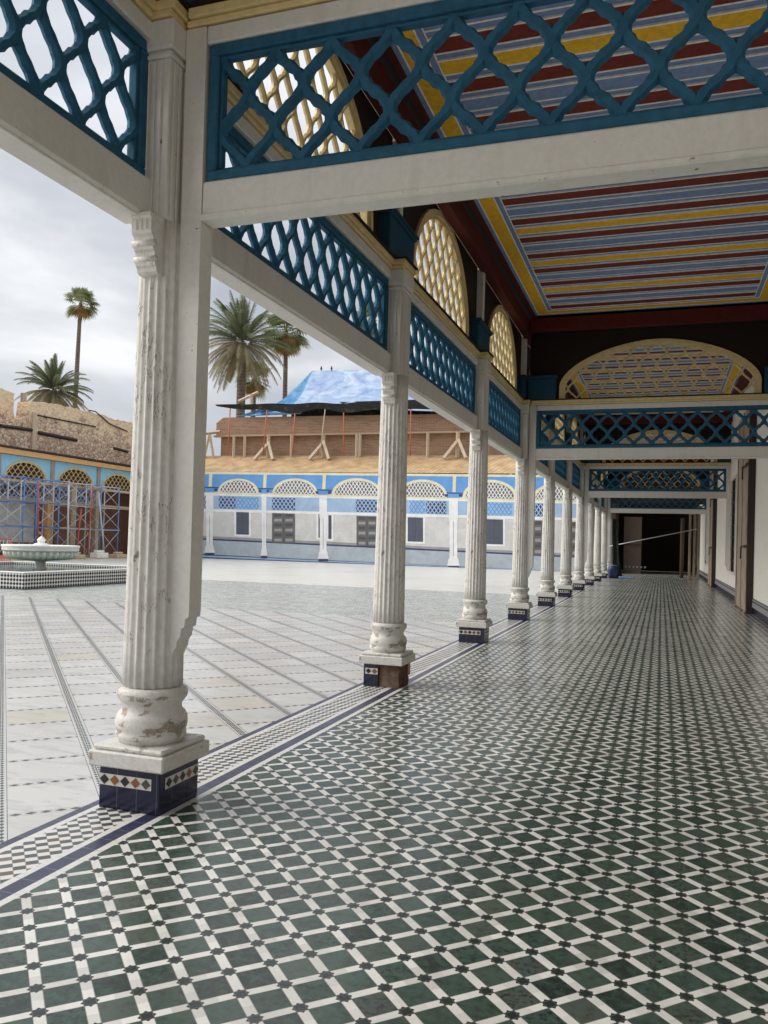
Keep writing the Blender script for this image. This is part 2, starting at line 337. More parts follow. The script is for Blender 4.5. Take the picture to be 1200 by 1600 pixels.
def mudbrick():
    k = NT('brown_mud_brick', .95)
    b = k.n('ShaderNodeTexBrick'); b.inputs['Scale'].default_value = 1
    b.inputs['Brick Width'].default_value = .42; b.inputs['Row Height'].default_value = .11; b.inputs['Mortar Size'].default_value = .012
    x, y, z = k.xyz()[0:3]; k.put(b.inputs[0], k.comb(k.M('ADD', x, y), z, 0))
    b.inputs['Color1'].default_value = (.32, .19, .12, 1); b.inputs['Color2'].default_value = (.22, .13, .085, 1); b.inputs['Mortar'].default_value = (.38, .27, .19, 1)
    n = k.noise(1.1, 7, scale=(1, 1, 2.5))
    c = k.mix(k.M('MULTIPLY', k.sm(n, .4, .7), .5), b.outputs[0], (.36, .24, .16)); k.bump(n, .6, .06); return k.out(c)
W['mud'] = mudbrick()
def tanroof():
    k = NT('tan_roof_tiles', .9)
    x, y, z = k.xyz()[0:3]
    s = k.M('ADD', x, k.M('MULTIPLY', z, -.8))
    f = k.M('ABSOLUTE', k.M('SUBTRACT', k.M('FRACT', k.M('DIVIDE', s, .34)), .5))
    n = k.noise(1.5, 7); n2 = k.noise(.35, 3)
    c = k.ramp(n, [(.3, (.36, .23, .12)), (.55, (.50, .34, .18)), (.75, (.60, .45, .27))])
    c = k.mix(k.M('MULTIPLY', k.sm(f, .3, .5), k.M('MULTIPLY', k.sm(n2, .4, .6), .6)), c, (.28, .16, .08)); k.bump(f, .8, .06); return k.out(c)
W['tanroof'] = tanroof()
def tarp(name, lo, mid, hi):
    k = NT(name, .38)
    n = k.noise(.45, 6, scale=(1, 1, 2.2), dist=1.5); n2 = k.noise(1.6, 5, dist=1)
    c = k.ramp(n, [(.35, lo), (.52, mid), (.66, hi)])
    k.bump(k.M('ADD', n, k.M('MULTIPLY', n2, .5)), .8, .14); return k.out(c)
W['tarp1'] = tarp('pale_blue_tarpaulin', (.20, .31, .52), (.33, .44, .62), (.48, .56, .68))
W['tarp2'] = tarp('bright_blue_tarpaulin', (.04, .16, .38), (.08, .28, .50), (.16, .38, .56))
def bark():
    k = NT('palm_bark', .95); n = k.noise(3, 5, scale=(1, 1, 3)); z = k.xyz()[2]
    s = k.M('FRACT', k.M('MULTIPLY', z, 3.5)); c = k.ramp(k.M('ADD', k.M('MULTIPLY', n, .7), k.M('MULTIPLY', s, .3)), [(.3, (.09, .07, .06)), (.7, (.22, .18, .15))])
    k.bump(s, .7, .05); return k.out(c)
W['bark'] = bark()
def leafm(name, a, b_):
    k = NT(name, .6); n = k.noise(.9, 3); c = k.ramp(n, [(.35, a), (.65, b_)]); k.b.inputs['Specular IOR Level'].default_value = .3
    tr = k.n('ShaderNodeBsdfTranslucent'); k.put(tr.inputs[0], c); ms = k.n('ShaderNodeMixShader'); ms.inputs[0].default_value = .45
    o_ = [q for q in k.t.nodes if q.type == 'OUTPUT_MATERIAL'][0]; k.t.links.new(k.b.outputs[0], ms.inputs[1]); k.t.links.new(tr.outputs[0], ms.inputs[2]); k.t.links.new(ms.outputs[0], o_.inputs[0]); return k.out(c)
W['frond'] = leafm('date_palm_leaf', (.10, .125, .07), (.20, .22, .13))
W['frondold'] = leafm('dry_date_palm_leaf', (.22, .20, .12), (.34, .30, .19))
W['fan'] = leafm('fan_palm_leaf', (.13, .17, .07), (.27, .30, .13))
W['fanold'] = leafm('dry_fan_palm_leaf', (.32, .21, .09), (.48, .34, .16))
def basintile():
    k = NT('black_white_basin_tile', .25)
    x, y, z = k.xyz()[0:3]; s = k.M('ADD', x, y); p = .10
    u = k.M('DIVIDE', k.M('ADD', s, z), p); v = k.M('DIVIDE', k.M('SUBTRACT', s, z), p)
    cb = k.M('MODULO', k.M('ABSOLUTE', k.M('ADD', k.M('FLOOR', u), k.M('FLOOR', v))), 2)
    c = k.mix(cb, (.62, .60, .56), (.02, .022, .028))
    c = k.mix(k.step(z, .425), c, (.03, .04, .16)); c = k.mix(k.M('LESS_THAN', z, .03), c, (.04, .04, .05))
    return k.out(c)
W['basintile'] = basintile()
def water():
    k = NT('green_pool_water', .06); n = k.noise(3, 4); k.bump(n, .25, .03); return k.out(k.ramp(n, [(.3, (.015, .075, .042)), (.7, (.03, .11, .065))]))
W['water'] = water()
def flat(name, c, r=.7): return painted(name, c, rough=r, var=.08, dirtamt=.2)
def canvasm(name, c):
    k = NT(name, .8); n = k.noise(.55, 5, scale=(1, 1, 1), dist=2.2); f = k.noise(4, 4)
    col_ = k.ramp(k.M('ADD', k.M('MULTIPLY', n, .7), k.M('MULTIPLY', f, .3)), [(.35, tuple(v*.84 for v in c)), (.6, c), (.75, tuple(min(.85, v*1.06) for v in c))]); k.bump(n, .5, .12); return k.out(col_)
for n_, c_ in dict(pwall=(.70, .69, .67), pfloor=(.46, .52, .57), pblue=(.15, .37, .76), ppale=(.40, .56, .78), pcream=(.85, .81, .56), pwhite=(.92, .92, .92),
                   pdark=(.10, .11, .14), pnavy=(.045, .06, .17), pgrey=(.36, .35, .34), phole=(.17, .15, .15), pshadow=(.5, .5, .49), pwin=(.10, .115, .16), pdoor=(.15, .145, .15), pdoor2=(.09, .09, .095)).items():
    W[n_] = canvasm('printed_'+n_[1:], c_)
def mat_sheet():
    k = NT('translucent_sheet', .5); n = k.noise(.8, 4, dist=1.5); k.bump(n, .6, .1); return k.out(k.ramp(n, [(.35, (.48, .51, .53)), (.65, (.70, .72, .73))]))
W['sheet'] = mat_sheet()

# ------------------------------------------------------------------ mesh helper
class MB:
    def __init__(s): s.v = []; s.f = []; s.mi = []; s.ms = []; s.sm = []
    def mid(s, m):
        if m not in s.ms: s.ms.append(m)
        return s.ms.index(m)
    def add(s, vs, fs, m, smooth=False):
        o = len(s.v); s.v += [tuple(v) for v in vs]; k = s.mid(m)
        for f in fs: s.f.append(tuple(o+i for i in f)); s.mi.append(k); s.sm.append(smooth)
        return s
    def box(s, x0, y0, z0, x1, y1, z1, m, bev=0):
        if x0 > x1: x0, x1 = x1, x0
        if y0 > y1: y0, y1 = y1, y0
        if z0 > z1: z0, z1 = z1, z0
        if bev <= 0:
            vs = [(x0, y0, z0), (x1, y0, z0), (x1, y1, z0), (x0, y1, z0), (x0, y0, z1), (x1, y0, z1), (x1, y1, z1), (x0, y1, z1)]
            return s.add(vs, [(0, 3, 2, 1), (4, 5, 6, 7), (0, 1, 5, 4), (1, 2, 6, 5), (2, 3, 7, 6), (3, 0, 4, 7)], m)
        b = min(bev, (x1-x0)/3, (y1-y0)/3, (z1-z0)/3); vs = []; idx = {}
        for i, (xa, sx) in enumerate(((x0, 1), (x1, -1))):
            for j, (ya, sy) in enumerate(((y0, 1), (y1, -1))):
                for k, (za, sz) in enumerate(((z0, 1), (z1, -1))):
                    for ax in range(3):
                        p = [xa+sx*b, ya+sy*b, za+sz*b]; p[ax] = (xa, ya, za)[ax]
                        idx[i, j, k, ax] = len(vs); vs.append(tuple(p))
        I = idx; fs = []
        for i in (0, 1):
            fs.append([I[i, 0, 0, 0], I[i, 1, 0, 0], I[i, 1, 1, 0], I[i, 0, 1, 0]][::(1 if i else -1)])
            fs.append([I[0, i, 0, 1], I[1, i, 0, 1], I[1, i, 1, 1], I[0, i, 1, 1]][::(-1 if i else 1)])
            fs.append([I[0, 0, i, 2], I[1, 0, i, 2], I[1, 1, i, 2], I[0, 1, i, 2]][::(1 if i else -1)])
        for a in (0, 1):
            for b2 in (0, 1):
                fs.append([I[0, a, b2, 1], I[1, a, b2, 1], I[1, a, b2, 2], I[0, a, b2, 2]])
                fs.append([I[a, 0, b2, 0], I[a, 1, b2, 0], I[a, 1, b2, 2], I[a, 0, b2, 2]])
                fs.append([I[a, b2, 0, 0], I[a, b2, 1, 0], I[a, b2, 1, 1], I[a, b2, 0, 1]])
                for c2 in (0, 1): fs.append([I[a, b2, c2, 0], I[a, b2, c2, 1], I[a, b2, c2, 2]])
        return s.add(vs, fs, m)
    def quad(s, a, b, c, d, m): return s.add([a, b, c, d], [(0, 1, 2, 3)], m)
    def lathe(s, prof, m, n=32, c=(0, 0), mod=None, caps=True):
        vs = []
        for r_, z in prof:
            for i in range(n):
                a = 2*math.pi*i/n; rr = r_*(mod(a, z) if mod else 1)
                vs.append((c[0]+rr*math.cos(a), c[1]+rr*math.sin(a), z))
        fs = [(j*n+i, j*n+(i+1) % n, (j+1)*n+(i+1) % n, (j+1)*n+i) for j in range(len(prof)-1) for i in range(n)]
        if caps: fs += [tuple(range(n))[::-1], tuple((len(prof)-1)*n+i for i in range(n))]
        return s.add(vs, fs, m, True)
    def tube(s, pts, r_, m, n=8, smooth=True):
        pts = [Vector(p) for p in pts]; vs = []
        for i, p in enumerate(pts):
            d = (pts[min(i+1, len(pts)-1)]-pts[max(i-1, 0)]).normalized()
            a = d.cross(Vector((0, 0, 1)) if abs(d.z) < .9 else Vector((1, 0, 0))).normalized(); b = d.cross(a)
            rr = r_[i] if isinstance(r_, (list, tuple)) else r_
            vs += [p+(a*math.cos(2*math.pi*k/n)+b*math.sin(2*math.pi*k/n))*rr for k in range(n)]
        fs = [(j*n+i, j*n+(i+1) % n, (j+1)*n+(i+1) % n, (j+1)*n+i) for j in range(len(pts)-1) for i in range(n)]
        fs += [tuple(range(n)), tuple((len(pts)-1)*n+i for i in range(n))[::-1]]
        return s.add(vs, fs, m, smooth)
    def bar(s, a, b, w_, m): return s.tube([a, b], w_*.7071, m, 4, False)
    def prism(s, poly, fn, d0, d1, m):
        """poly: list of 2D points; fn(a,b,d)->xyz ; extruded from d0 to d1"""
        n = len(poly); vs = [fn(a, b, d0) for a, b in poly]+[fn(a, b, d1) for a, b in poly]
        fs = [tuple(range(n)), tuple(range(2*n-1, n-1, -1))]+[(i, i+n, (i+1) % n+n, (i+1) % n) for i in range(n)]
        return s.add(vs, fs, m)
    def build(s, name, parent=None, sub=None):
        me = bpy.data.meshes.new(name); me.from_pydata(s.v, [], s.f)
        for m_ in s.ms: me.materials.append(W[m_])
        me.polygons.foreach_set('material_index', s.mi); me.polygons.foreach_set('use_smooth', s.sm)
        me.update()
        import bmesh
        bm = bmesh.new(); bm.from_mesh(me); bmesh.ops.recalc_face_normals(bm, faces=bm.faces); bm.to_mesh(me); bm.free()
        o = bpy.data.objects.new(name, me); col.objects.link(o)
        if parent: o.parent = parent
        return o
def tag(o, label=None, cat=None, group=None, kind=None):
    if label: o['label'] = label
    if cat: o['category'] = cat
    if group: o['group'] = group
    if kind: o['kind'] = kind
    return o
def thing(name, label, cat, loc=(0, 0, 0), group=None, rz=0):
    o = bpy.data.objects.new(name, None); col.objects.link(o); o.location = loc; o.rotation_euler = (0, 0, rz); o.empty_display_size = .2
    return tag(o, label, cat, group)
def kids(o): return [c for c in bpy.data.objects if c.parent == o]
def copy_tree(o, parent=None):
    c = o.copy(); col.objects.link(c); c.parent = parent
    for ch in kids(o): copy_tree(ch, c)
    return c

# ------------------------------------------------------------------ layout numbers (metres)
YB_ = -4.6                              # roof and wall cut short behind the viewpoint to let skylight in
Y1, S, PW = 3.76, 4.20, .3865          # first column (front of plinth), spacing, plinth width
XA = -2.511                             # corridor side of the plinths
XC = XA-PW/2                            # column axis
YC = [Y1+k*S+PW/2 for k in range(-1, 11)]   # index 0 = behind the camera
XW = 2.116                              # gallery wall
ZB, ZPB, ZPT = 3.245, 3.462, 4.230
ZCO = 4.45
ZBLK = 4.92

# ------------------------------------------------------------------ setting
def sheet(name, x0, y0, x1, y1, z, m, kind='structure', label=None):
    b = MB(); b.quad((x0, y0, z), (x1, y0, z), (x1, y1, z), (x0, y1, z), m); o = b.build(name); tag(o, label, None, None, kind); return o
tag(sheet('ground', -900, -900, 900, 1500, -.03, 'sand'), 'sandy bare ground around the palace buildings')
tag(sheet('courtyard_floor', -36.5, -14, -2.975, 15.1, 0, 'court'), 'white marble courtyard paving crossed by dark inlaid lines')
tag(sheet('courtyard_path', -36.5, 15.1, -2.975, 24.9, 0, 'path_floor'), 'pale green tiled crossing strip of the courtyard')
tag(sheet('far_courtyard_floor', -31.5, 24.9, -2.975, 50.6, 0, 'far_marble'), 'worn cream marble paving at the far end of the courtyard')
tag(sheet('floor_border', -2.975, -14, -2.468, 58, 0, 'border'), 'blue edged tile border strip between the columns')
tag(sheet('gallery_floor', -2.468, -14, 5, 58, 0, 'gallery_floor'), 'green and white star tile floor of the covered gallery')
b = MB(); b.box(-36.5, 25, -.029, -31.5, 50, .05, 'sand'); tag(b.build('sand_strip'), 'sandy ground under the scaffolding', None, None, 'structure')

# ------------------------------------------------------------------ columns
def col_parts(root, broken=False):
    h = PW/2
    # plinth
    b = MB(); zt = .236
    if broken:
        b.box(-h, -h, 0, -h+.165, h, zt, 'navy', .004)
        jag = [(-h+.166, 0), (h-.012, 0), (h-.004, .05), (h-.02, .11), (h-.008, .17), (h-.03, zt), (-h+.166, zt)]
        b.prism(jag, lambda a, c, d: (a, d, c), -h+.018, h-.02, 'core')
        b.box(h-.02, .1, .09, h+.004, h, zt-.02, 'tilebrown', .004)
    else:
        b.box(-h, -h, 0, h, h, zt, 'navy', .005)
    pl = b.build('tile_plinth', root)
    cols_ = ['tileblack', 'tilebrown', 'tileblack', 'tilebrown', 'tilegreen', 'tileblack', 'tilegreen', 'tileblack', 'tilebrown', 'tilegreen']
    t = MB(); z0, z1 = .128, .190; zm = (z0+z1)/2
    def face(fn, x0, x1, n, off):
        q = [fn(x0, z0, .0025), fn(x1, z0, .0025), fn(x1, z1, .0025), fn(x0, z1, .0025)]
        t.quad(*q, 'tilewhite'); d = (x1-x0)/n
        for i in range(n):
            cx = x0+d*(i+.5)
            t.quad(fn(cx-d*.46, zm, .005), fn(cx, z0+.003, .005), fn(cx+d*.46, zm, .005), fn(cx, z1-.003, .005), cols_[(i+off) % 10])
    if broken: face(lambda a, c, e: (a, -h-e, c), -h+.02, -h+.155, 2, 0)
    else:
        face(lambda a, c, e: (a, -h-e, c), -h+.004, h-.05, 5, 0)
        face(lambda a, c, e: (h+e, a, c), -h+.05, h-.004, 5, 5)
    face(lambda a, c, e: (a, h+e, c), -h+.01, h-.01, 5, 2); face(lambda a, c, e: (-h-e, a, c), -h+.01, h-.01, 5, 3)
    t.build('diamond_tile_band', pl)
    b = MB(); g = h+.045; b.box(-g, -g, zt, g, g, zt+.085, 'white_worn', .008); b.box(-g+.018, -g+.018, zt+.085, g-.018, g-.018, zt+.115, 'white_worn', .01)
    b.build('base_block', root)
    prof = [(.175, .35), (.178, .365), (.193, .38), (.193, .405), (.188, .41), (.196, .43), (.199, .455), (.196, .485), (.184, .51), (.168, .522), (.163, .545), (.167, .565),
            (.180, .580), (.193, .60), (.196, .62), (.190, .642), (.176, .650), (.168, .655)]
    b = MB(); b.lathe(prof, 'white_worn', 40); b.build('base_moulding', root)
    NF = 20
    def mod(a, z):
        t_ = (a*NF/(2*math.pi)) % 1; g_ = abs(t_-.5)*2      # 1 at ridge edges
        return 1-.10*max(0, math.cos((t_-.5)*math.pi))**1.3 if True else 1
    prof = [(.168, .655), (.166, .66)]
    for i in range(13): z = .66+(3.245-.66)*i/12; prof.append((.166-.026*(i/12)**1.1, z))
    b = MB(); b.lathe(prof[2:], 'white', NF*6, mod=mod); b.build('shaft', root)
    # square reeded pier over the shaft
    b = MB(); x0, x1, yh = -.165, .095, .155
    b.box(x0, -yh, 3.245, x1, yh, 4.335, 'white_plain', .006)
    for i in range(6):
        yy = -yh+.03+i*.05; b.box(x1, yy, 3.25, x1+.010, yy+.03, 4.12, 'white_plain', .004)
        xx = x0+.02+i*.042
        if i < 5: b.box(xx, -yh-.010, 3.25, xx+.026, -yh, 4.12, 'white_plain', .004)
    b.box(x0-.02, -yh-.02, 4.125, x1+.02, yh+.02, 4.15, 'white_plain', .006)
    b.box(x0-.01, -yh-.03, 4.17, x1+.03, yh+.03, 4.335, 'white_plain', .012)
    b.build('pier', root)
    # scrolled brackets under the longitudinal beam, one on each side
    for sgn in (-1, 1):
        b = MB()
        sp = [(.12, 3.245), (.250, 3.245), (.250, 3.225), (.238, 3.215), (.238, 3.150), (.232, 3.135), (.218, 3.125), (.214, 3.10), (.217, 3.08), (.213, 3.055), (.200, 3.045), (.196, 3.02), (.199, 3.0), (.193, 2.975), (.180, 2.965), (.176, 2.945), (.162, 2.935), (.12, 2.93)]
        b.prism(sp, lambda a, c, d: (d, sgn*a, c), -.062, .062, 'white')
        for zc, rr in ((3.088, .020), (3.008, .018)):
            yo = sgn*(.214 if zc > 3.05 else .195)
            b.tube([(-.070, yo-sgn*.006, zc), (.070, yo-sgn*.006, zc)], rr, 'white', 10)
        for j in range(3): b.box(-.042+j*.032, sgn*.236, 3.155, -.026+j*.032, sgn*.244, 3.21, 'white', .003)
        b.build('bracket', root)
NTH = ['', 'nearest', 'second nearest', 'third nearest', 'fourth nearest', 'fifth nearest', 'sixth nearest', 'seventh nearest', 'eighth nearest', 'ninth nearest', 'tenth nearest', 'eleventh nearest']
proto = thing('column', 'large fluted white column in the foreground on a complete navy tile plinth', 'column', (XC, YC[1], 0), 'fluted white columns of the near arcade')
col_parts(proto)
c2 = thing('column', 'fluted white column whose tile plinth is broken open to brown rubble', 'column', (XC, YC[2], 0), 'fluted white columns of the near arcade')
col_parts(c2, True)
for k in range(0, 12):
    if k in (1, 2): continue
    c = copy_tree(proto); c.location = (XC, YC[k], 0)
    c['label'] = 'fluted white column of the arcade standing just behind the viewpoint' if k == 0 else \
        ('third fluted column from the viewpoint, first beyond the one with the broken plinth' if k == 3 else
         ('fourth fluted column, where the second crosswise beam meets the arcade' if k == 4 else
          ('tenth fluted column, beside the dark doorway with the green cloth' if k == 10 else
           '%s fluted white column of the arcade row, on a navy plinth' % NTH[k])))

# ------------------------------------------------------------------ lattice work
def lattice(b, fn, Wd, Hh, npx, nrow, w_, dp, m, inside=None, margin=.0):
    """ogee lattice of crossing wavy bars. fn(s,z,d)->xyz"""
    p = Wd/npx; hh = Hh/nrow; NS = 16
    def emit(run, dof):
        if len(run) < 2: return
        vs = []; n = len(run)
        for i, (s_, z_, wd) in enumerate(run):
            a = run[max(0, i-1)]; c = run[min(n-1, i+1)]; dx, dz = c[0]-a[0], c[1]-a[1]; L = math.hypot(dx, dz) or 1
            nx, nz = -dz/L, dx/L
            for o, d in ((-.5, 0), (-.27, .5), (.27, .5), (.5, 0), (.27, -.5), (-.27, -.5)):
                vs.append(fn(s_+nx*o*wd, z_+nz*o*wd, d*(dp-dof)))
        fs = [(i*6+j, i*6+(j+1) % 6, (i+1)*6+(j+1) % 6, (i+1)*6+j) for i in range(n-1) for j in range(6)]
        fs += [tuple(range(6)), tuple((n-1)*6+j for j in range(6))[::-1]]
        b.add(vs, fs, m)
    for fam in (1, -1):
        for i0 in range(-nrow-2, npx+nrow+2):
            run = []; start = (i0+(.5 if nrow % 2 else 0))*p
            for r_ in range(nrow):
                for q in range(NS+(1 if r_ == nrow-1 else 0)):
                    t = q/NS
                    sx = t-.53*math.sin(2*math.pi*t)/(2*math.pi)
                    bump_ = .15*math.cos(2*math.pi*4*t) + .22*abs(math.cos(math.pi*t))**8
                    s_ = start+fam*(r_+sx)*p/2; z_ = (r_+t)*hh
                    ok = -.001 <= s_ <= Wd+.001 and (inside is None or inside(s_, z_))
                    if ok: run.append((s_, z_, w_*(.94+bump_)))
                    else: emit(run, 0 if fam == 1 else .004); run = []
            emit(run, 0 if fam == 1 else .004)

def frame_rect(b, fn, s0, s1, z0, z1, fwid, d, m, inner=None):
    def bx(a0, a1, c0, c1, e):
        P = [fn(a, c, f) for f in (-e, e) for a in (a0, a1) for c in (c0, c1)]
        xs = [q[0] for q in P]; ys = [q[1] for q in P]; zs = [q[2] for q in P]
        b.box(min(xs), min(ys), min(zs), max(xs), max(ys), max(zs), m, .008)
    bx(s0, s1, z0, z0+fwid, d); bx(s0, s1, z1-fwid, z1, d); bx(s0, s0+fwid, z0+fwid, z1-fwid, d); bx(s1-fwid, s1, z0+fwid, z1-fwid, d)
    g = fwid+.018
    bx(s0+fwid, s1-fwid, z0+fwid, z0+g, d*.55); bx(s0+fwid, s1-fwid, z1-g, z1-fwid, d*.55); bx(s0+fwid, s0+g, z0+g, z1-g, d*.55); bx(s1-g, s1-fwid, z0+g, z1-g, d*.55)

def arch_parts(root, fn, cs, Wd, Hh, zs, z0, ztop, sL, sR, side, powr, board_mats, npx, xdir):
    """fn(s,z,d). arch opening centred at cs, width Wd, springing height zs, total Hh above z0; spandrel board from sL to sR up to ztop"""
    def top(s_):
        q = min(1, abs(s_-cs)/(Wd/2)); return zs+(Hh-zs)*(1-q**powr)**(1/powr)
    N = 28
    pts = [(cs-Wd/2, 0)]+[(cs+Wd/2*math.sin(-math.pi/2+math.pi*i/N), top(cs+Wd/2*math.sin(-math.pi/2+math.pi*i/N))) for i in range(N+1)]+[(cs+Wd/2, 0)]
    b = MB(); rw = .115; outp = []
    n = len(pts)
    def off(i, dd):
        a = pts[max(0, i-1)]; c = pts[min(n-1, i+1)]; dx, dz = c[0]-a[0], c[1]-a[1]; L = math.hypot(dx, dz) or 1
        return (pts[i][0]+dz/L*dd, pts[i][1]-dx/L*dd)
    def strip(d_in, d_out, e, m):
        vs = []
        for i in range(n):
            a = off(i, d_in) if i not in (0, n-1) else (pts[i][0]+(d_in if i == 0 else -d_in), 0); c = off(i, d_out) if i not in (0, n-1) else (pts[i][0]+(d_out if i == 0 else -d_out), 0)
            vs += [fn(a[0], z0+a[1], -e), fn(a[0], z0+a[1], e), fn(c[0], z0+c[1], e), fn(c[0], z0+c[1], -e)]
        fs = [(i*4+j, i*4+(j+1) % 4, (i+1)*4+(j+1) % 4, (i+1)*4+j) for i in range(n-1) for j in range(4)]+[(0, 1, 2, 3), tuple((n-1)*4+j for j in range(4))[::-1]]
        b.add(vs, fs, m)
    strip(.0, rw*.55, .055, 'cream'); strip(rw*.551, rw, .032, 'cream')
    rim = b.build('arch_rim', root)
    b = MB(); s0 = cs-Wd/2
    lattice(b, lambda s_, z_, d: fn(s0+s_, z0+z_, d), Wd, .215*math.ceil(Hh/.215), npx, math.ceil(Hh/.215), .040, .05, 'cream',
            inside=lambda s_, z_: z_ <= top(s0+s_)-.02 and z_ >= 0)
    al_ = b.build('arch_lattice', rim)
    # spandrel board
    b = MB(); M1, M2 = board_mats
    def slab(poly):
        for (da, db, mm) in ((-.02, -.001, M1), (.001, .02, M2)):
            b.prism(poly, lambda a, c, d: fn(a, c, d), da, db, mm)
    ap = [off(i, -.005) if 0 < i < n-1 else (pts[i][0]+(.005 if i else -.005), 0) for i in range(n)]
    half = n//2
    # left and right pieces as vertical slices
    xs = [q[0] for q in ap[1:-1]]
    for i in range(1, n-2):
        a, c = ap[i], ap[i+1]
        if c[0]-a[0] < 1e-5: continue
        slab([(a[0], z0+a[1]), (c[0], z0+c[1]), (c[0], ztop), (a[0], ztop)])
    slab([(sL, z0), (ap[1][0], z0), (ap[1][0], ztop), (sL, ztop)]); slab([(ap[-2][0], z0), (sR, z0), (sR, ztop), (ap[-2][0], ztop)])
    b.build('spandrel_board', root)

# one bay of the arcade, local y from column axis to next column axis
def bay(root):
    XB = -.165
    b = MB(); b.box(XB-.02, .15, ZB, .0, S-.15, ZPB, 'white_plain', .012); b.box(XB-.005, .15, ZB-.012, -.02, S-.15, ZB+.004, 'white_plain', .004)
    b.build('lower_beam', root)
    fn = lambda s_, z_, d: (-.085+d, s_, z_)
    b = MB(); s0, s1 = .156, S-.156
    frame_rect(b, fn, s0, s1, ZPB, ZPT, .062, .045, 'blue'); fr = b.build('lattice_frame', root)
    b = MB(); lattice(b, lambda s_, z_, d: (-.085+d, s0+.065+s_, ZPB+.065+z_), s1-s0-.13, ZPT-ZPB-.13, 13, 3, .054, .055, 'blue'); b.build('lattice_panel', fr)
    b = MB(); b.box(-.165, .15, ZPT, -.01, S-.15, ZPT+.10, 'white_plain', .01); b.build('upper_rail', root)
    # cornice runs past the pier in front
    b = MB()
    for (a, z0, z1, m_) in ((.0, 4.336, 4.372, 'cream'), (.02, 4.374, 4.43, 'cream'), (.045, 4.43, 4.446, 'dark')):
        b.box(-.17-a, .20, z0, .005+a, S-.20, z1, m_, .006)
        b.box(-.20-a, -.199, z0, .12+a, .199, z1, m_, .006)
    b.build('cornice', root)
    b = MB()
    b.box(-.22, -.44, 4.447, .05, .40, 4.82, 'teal', .012); b.box(-.25, -.47, 4.82, .075, .43, 4.85, 'teal', .01); b.box(-.27, -.49, 4.85, .095, .45, 4.88, 'teal', .008)
    b.build('impost_block', root)
    b = MB(); b.box(-.10, -.06, 4.881, .02, .06, 5.74, 'white_plain', .008); b.build('upper_post', root)
    fn2 = lambda s_, z_, d: (-.10+d, s_, z_)
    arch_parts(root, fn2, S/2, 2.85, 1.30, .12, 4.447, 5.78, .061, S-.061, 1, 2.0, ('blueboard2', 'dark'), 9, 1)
    b = MB(); b.box(-.03, -.0, 5.70, .13, S, 5.985, 'maroon2', .01); b.build('ceiling_beam', root)
bayp = thing('arcade_bay', 'beam, blue lattice and cream arch spanning from the foreground column to the next', 'arcade bay', (XC, YC[1], 0), 'latticed bays over the near arcade')
bay(bayp)
for k in range(0, 11):
    if k == 1: continue
    c = copy_tree(bayp); c.location = (XC, YC[k], 0)
    c['label'] = 'latticed bay at the top left corner, from the foreground column back past the viewpoint' if k == 0 else \
        ('latticed bay between the broken-plinth column and the third column' if k == 2 else 'latticed bay starting over the %s fluted column' % NTH[k])

# crosswise frames
def cross(root):
    # local: x world-relative to 0, y=0 at frame front face
    D = .13
    xl, xr = -2.445, XW-.004
    b = MB(); b.box(xl, 0, ZB, 2.0, D, ZPB, 'white_plain', .012); b.box(xl, -.012, ZB-.004, 2.0, D-.01, ZB+.034, 'white_plain', .008); b.build('lower_beam', root)
    fn = lambda s_, z_, d: (s_, D/2+d, z_)
    s0, s1 = xl+.012, 1.985
    b = MB(); frame_rect(b, fn, s0, s1, ZPB, ZPT, .062, .05, 'blue'); fr = b.build('lattice_frame', root)
    b = MB(); lattice(b, lambda s_, z_, d: (s0+.065+s_, D/2+d, ZPB+.065+z_), s1-s0-.13, ZPT-ZPB-.13, 13, 3, .066, .055, 'blue'); b.build('lattice_panel', fr)
    b = MB(); b.box(xl, .0, ZPT, 2.0, D, ZPT+.10, 'white_plain', .01); b.build('upper_rail', root)
    b = MB()
    for (a, z0, z1, m_) in ((.0, 4.336, 4.372, 'cream'), (.02, 4.374, 4.43, 'cream'), (.045, 4.43, 4.446, 'dark')):
        b.box(XC+.135+a, -.01-a, z0, XW-.003, D+.01+a, z1, m_, .006)
    b.build('cornice', root)
    for (x0, x1) in ((-2.62, -2.06), (1.74, XW-.005)):
        b = MB(); b.box(x0, -.07, 4.447, x1, D+.07, 4.86, 'teal', .012); b.box(x0-.0, -.10, 4.861, x1+(.03 if x0 < 0 else 0), D+.1, 4.925, 'teal', .01); b.build('impost_block', root)
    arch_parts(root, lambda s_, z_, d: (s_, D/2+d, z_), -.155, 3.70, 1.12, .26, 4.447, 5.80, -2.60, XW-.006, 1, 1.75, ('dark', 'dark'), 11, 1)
    b = MB(); b.box(-2.56, -.42, 5.72, XW-.01, -.34, 5.99, 'maroon2', .01); b.box(-2.56, D+.34, 5.72, XW-.01, D+.42, 5.99, 'maroon2', .01); b.box(-2.5, -.338, 5.80, XW-.01, D+.338, 5.99, 'dark'); b.build('tie_beam', root)
    # hanging post boards on either side with a scalloped foot
    def post(x0, x1, flip):
        wd = x1-x0
        sp = [(0, ZPT+.10), (0, .93), (.012, .90), (.02, .85), (.03, .84), (.04, .87), (.052, .885), (.056, .92), (.075, .945), (.082, .99), (.10, 1.0), (.105, 1.045), (wd-.004, 1.055), (wd, 1.09), (wd, ZPT+.10)]
        sp = [((x0+a) if not flip else (x1-a), c) for a, c in sp]
        b = MB(); b.prism(sp, lambda a, c, d: (a, d, c), .004, D-.004, 'white_plain'); b.build('post_board', root)
    post(-2.575, -2.447, False); post(2.002, XW-.003, True)
D_FR = Y1-YC[1]+.13
crp = thing('cross_frame', 'white crosswise beam with blue lattice joined to the foreground column, nearest of four', 'lattice frame', (0, Y1+.13, 0), 'crosswise lattice frames over the gallery')
cross(crp)
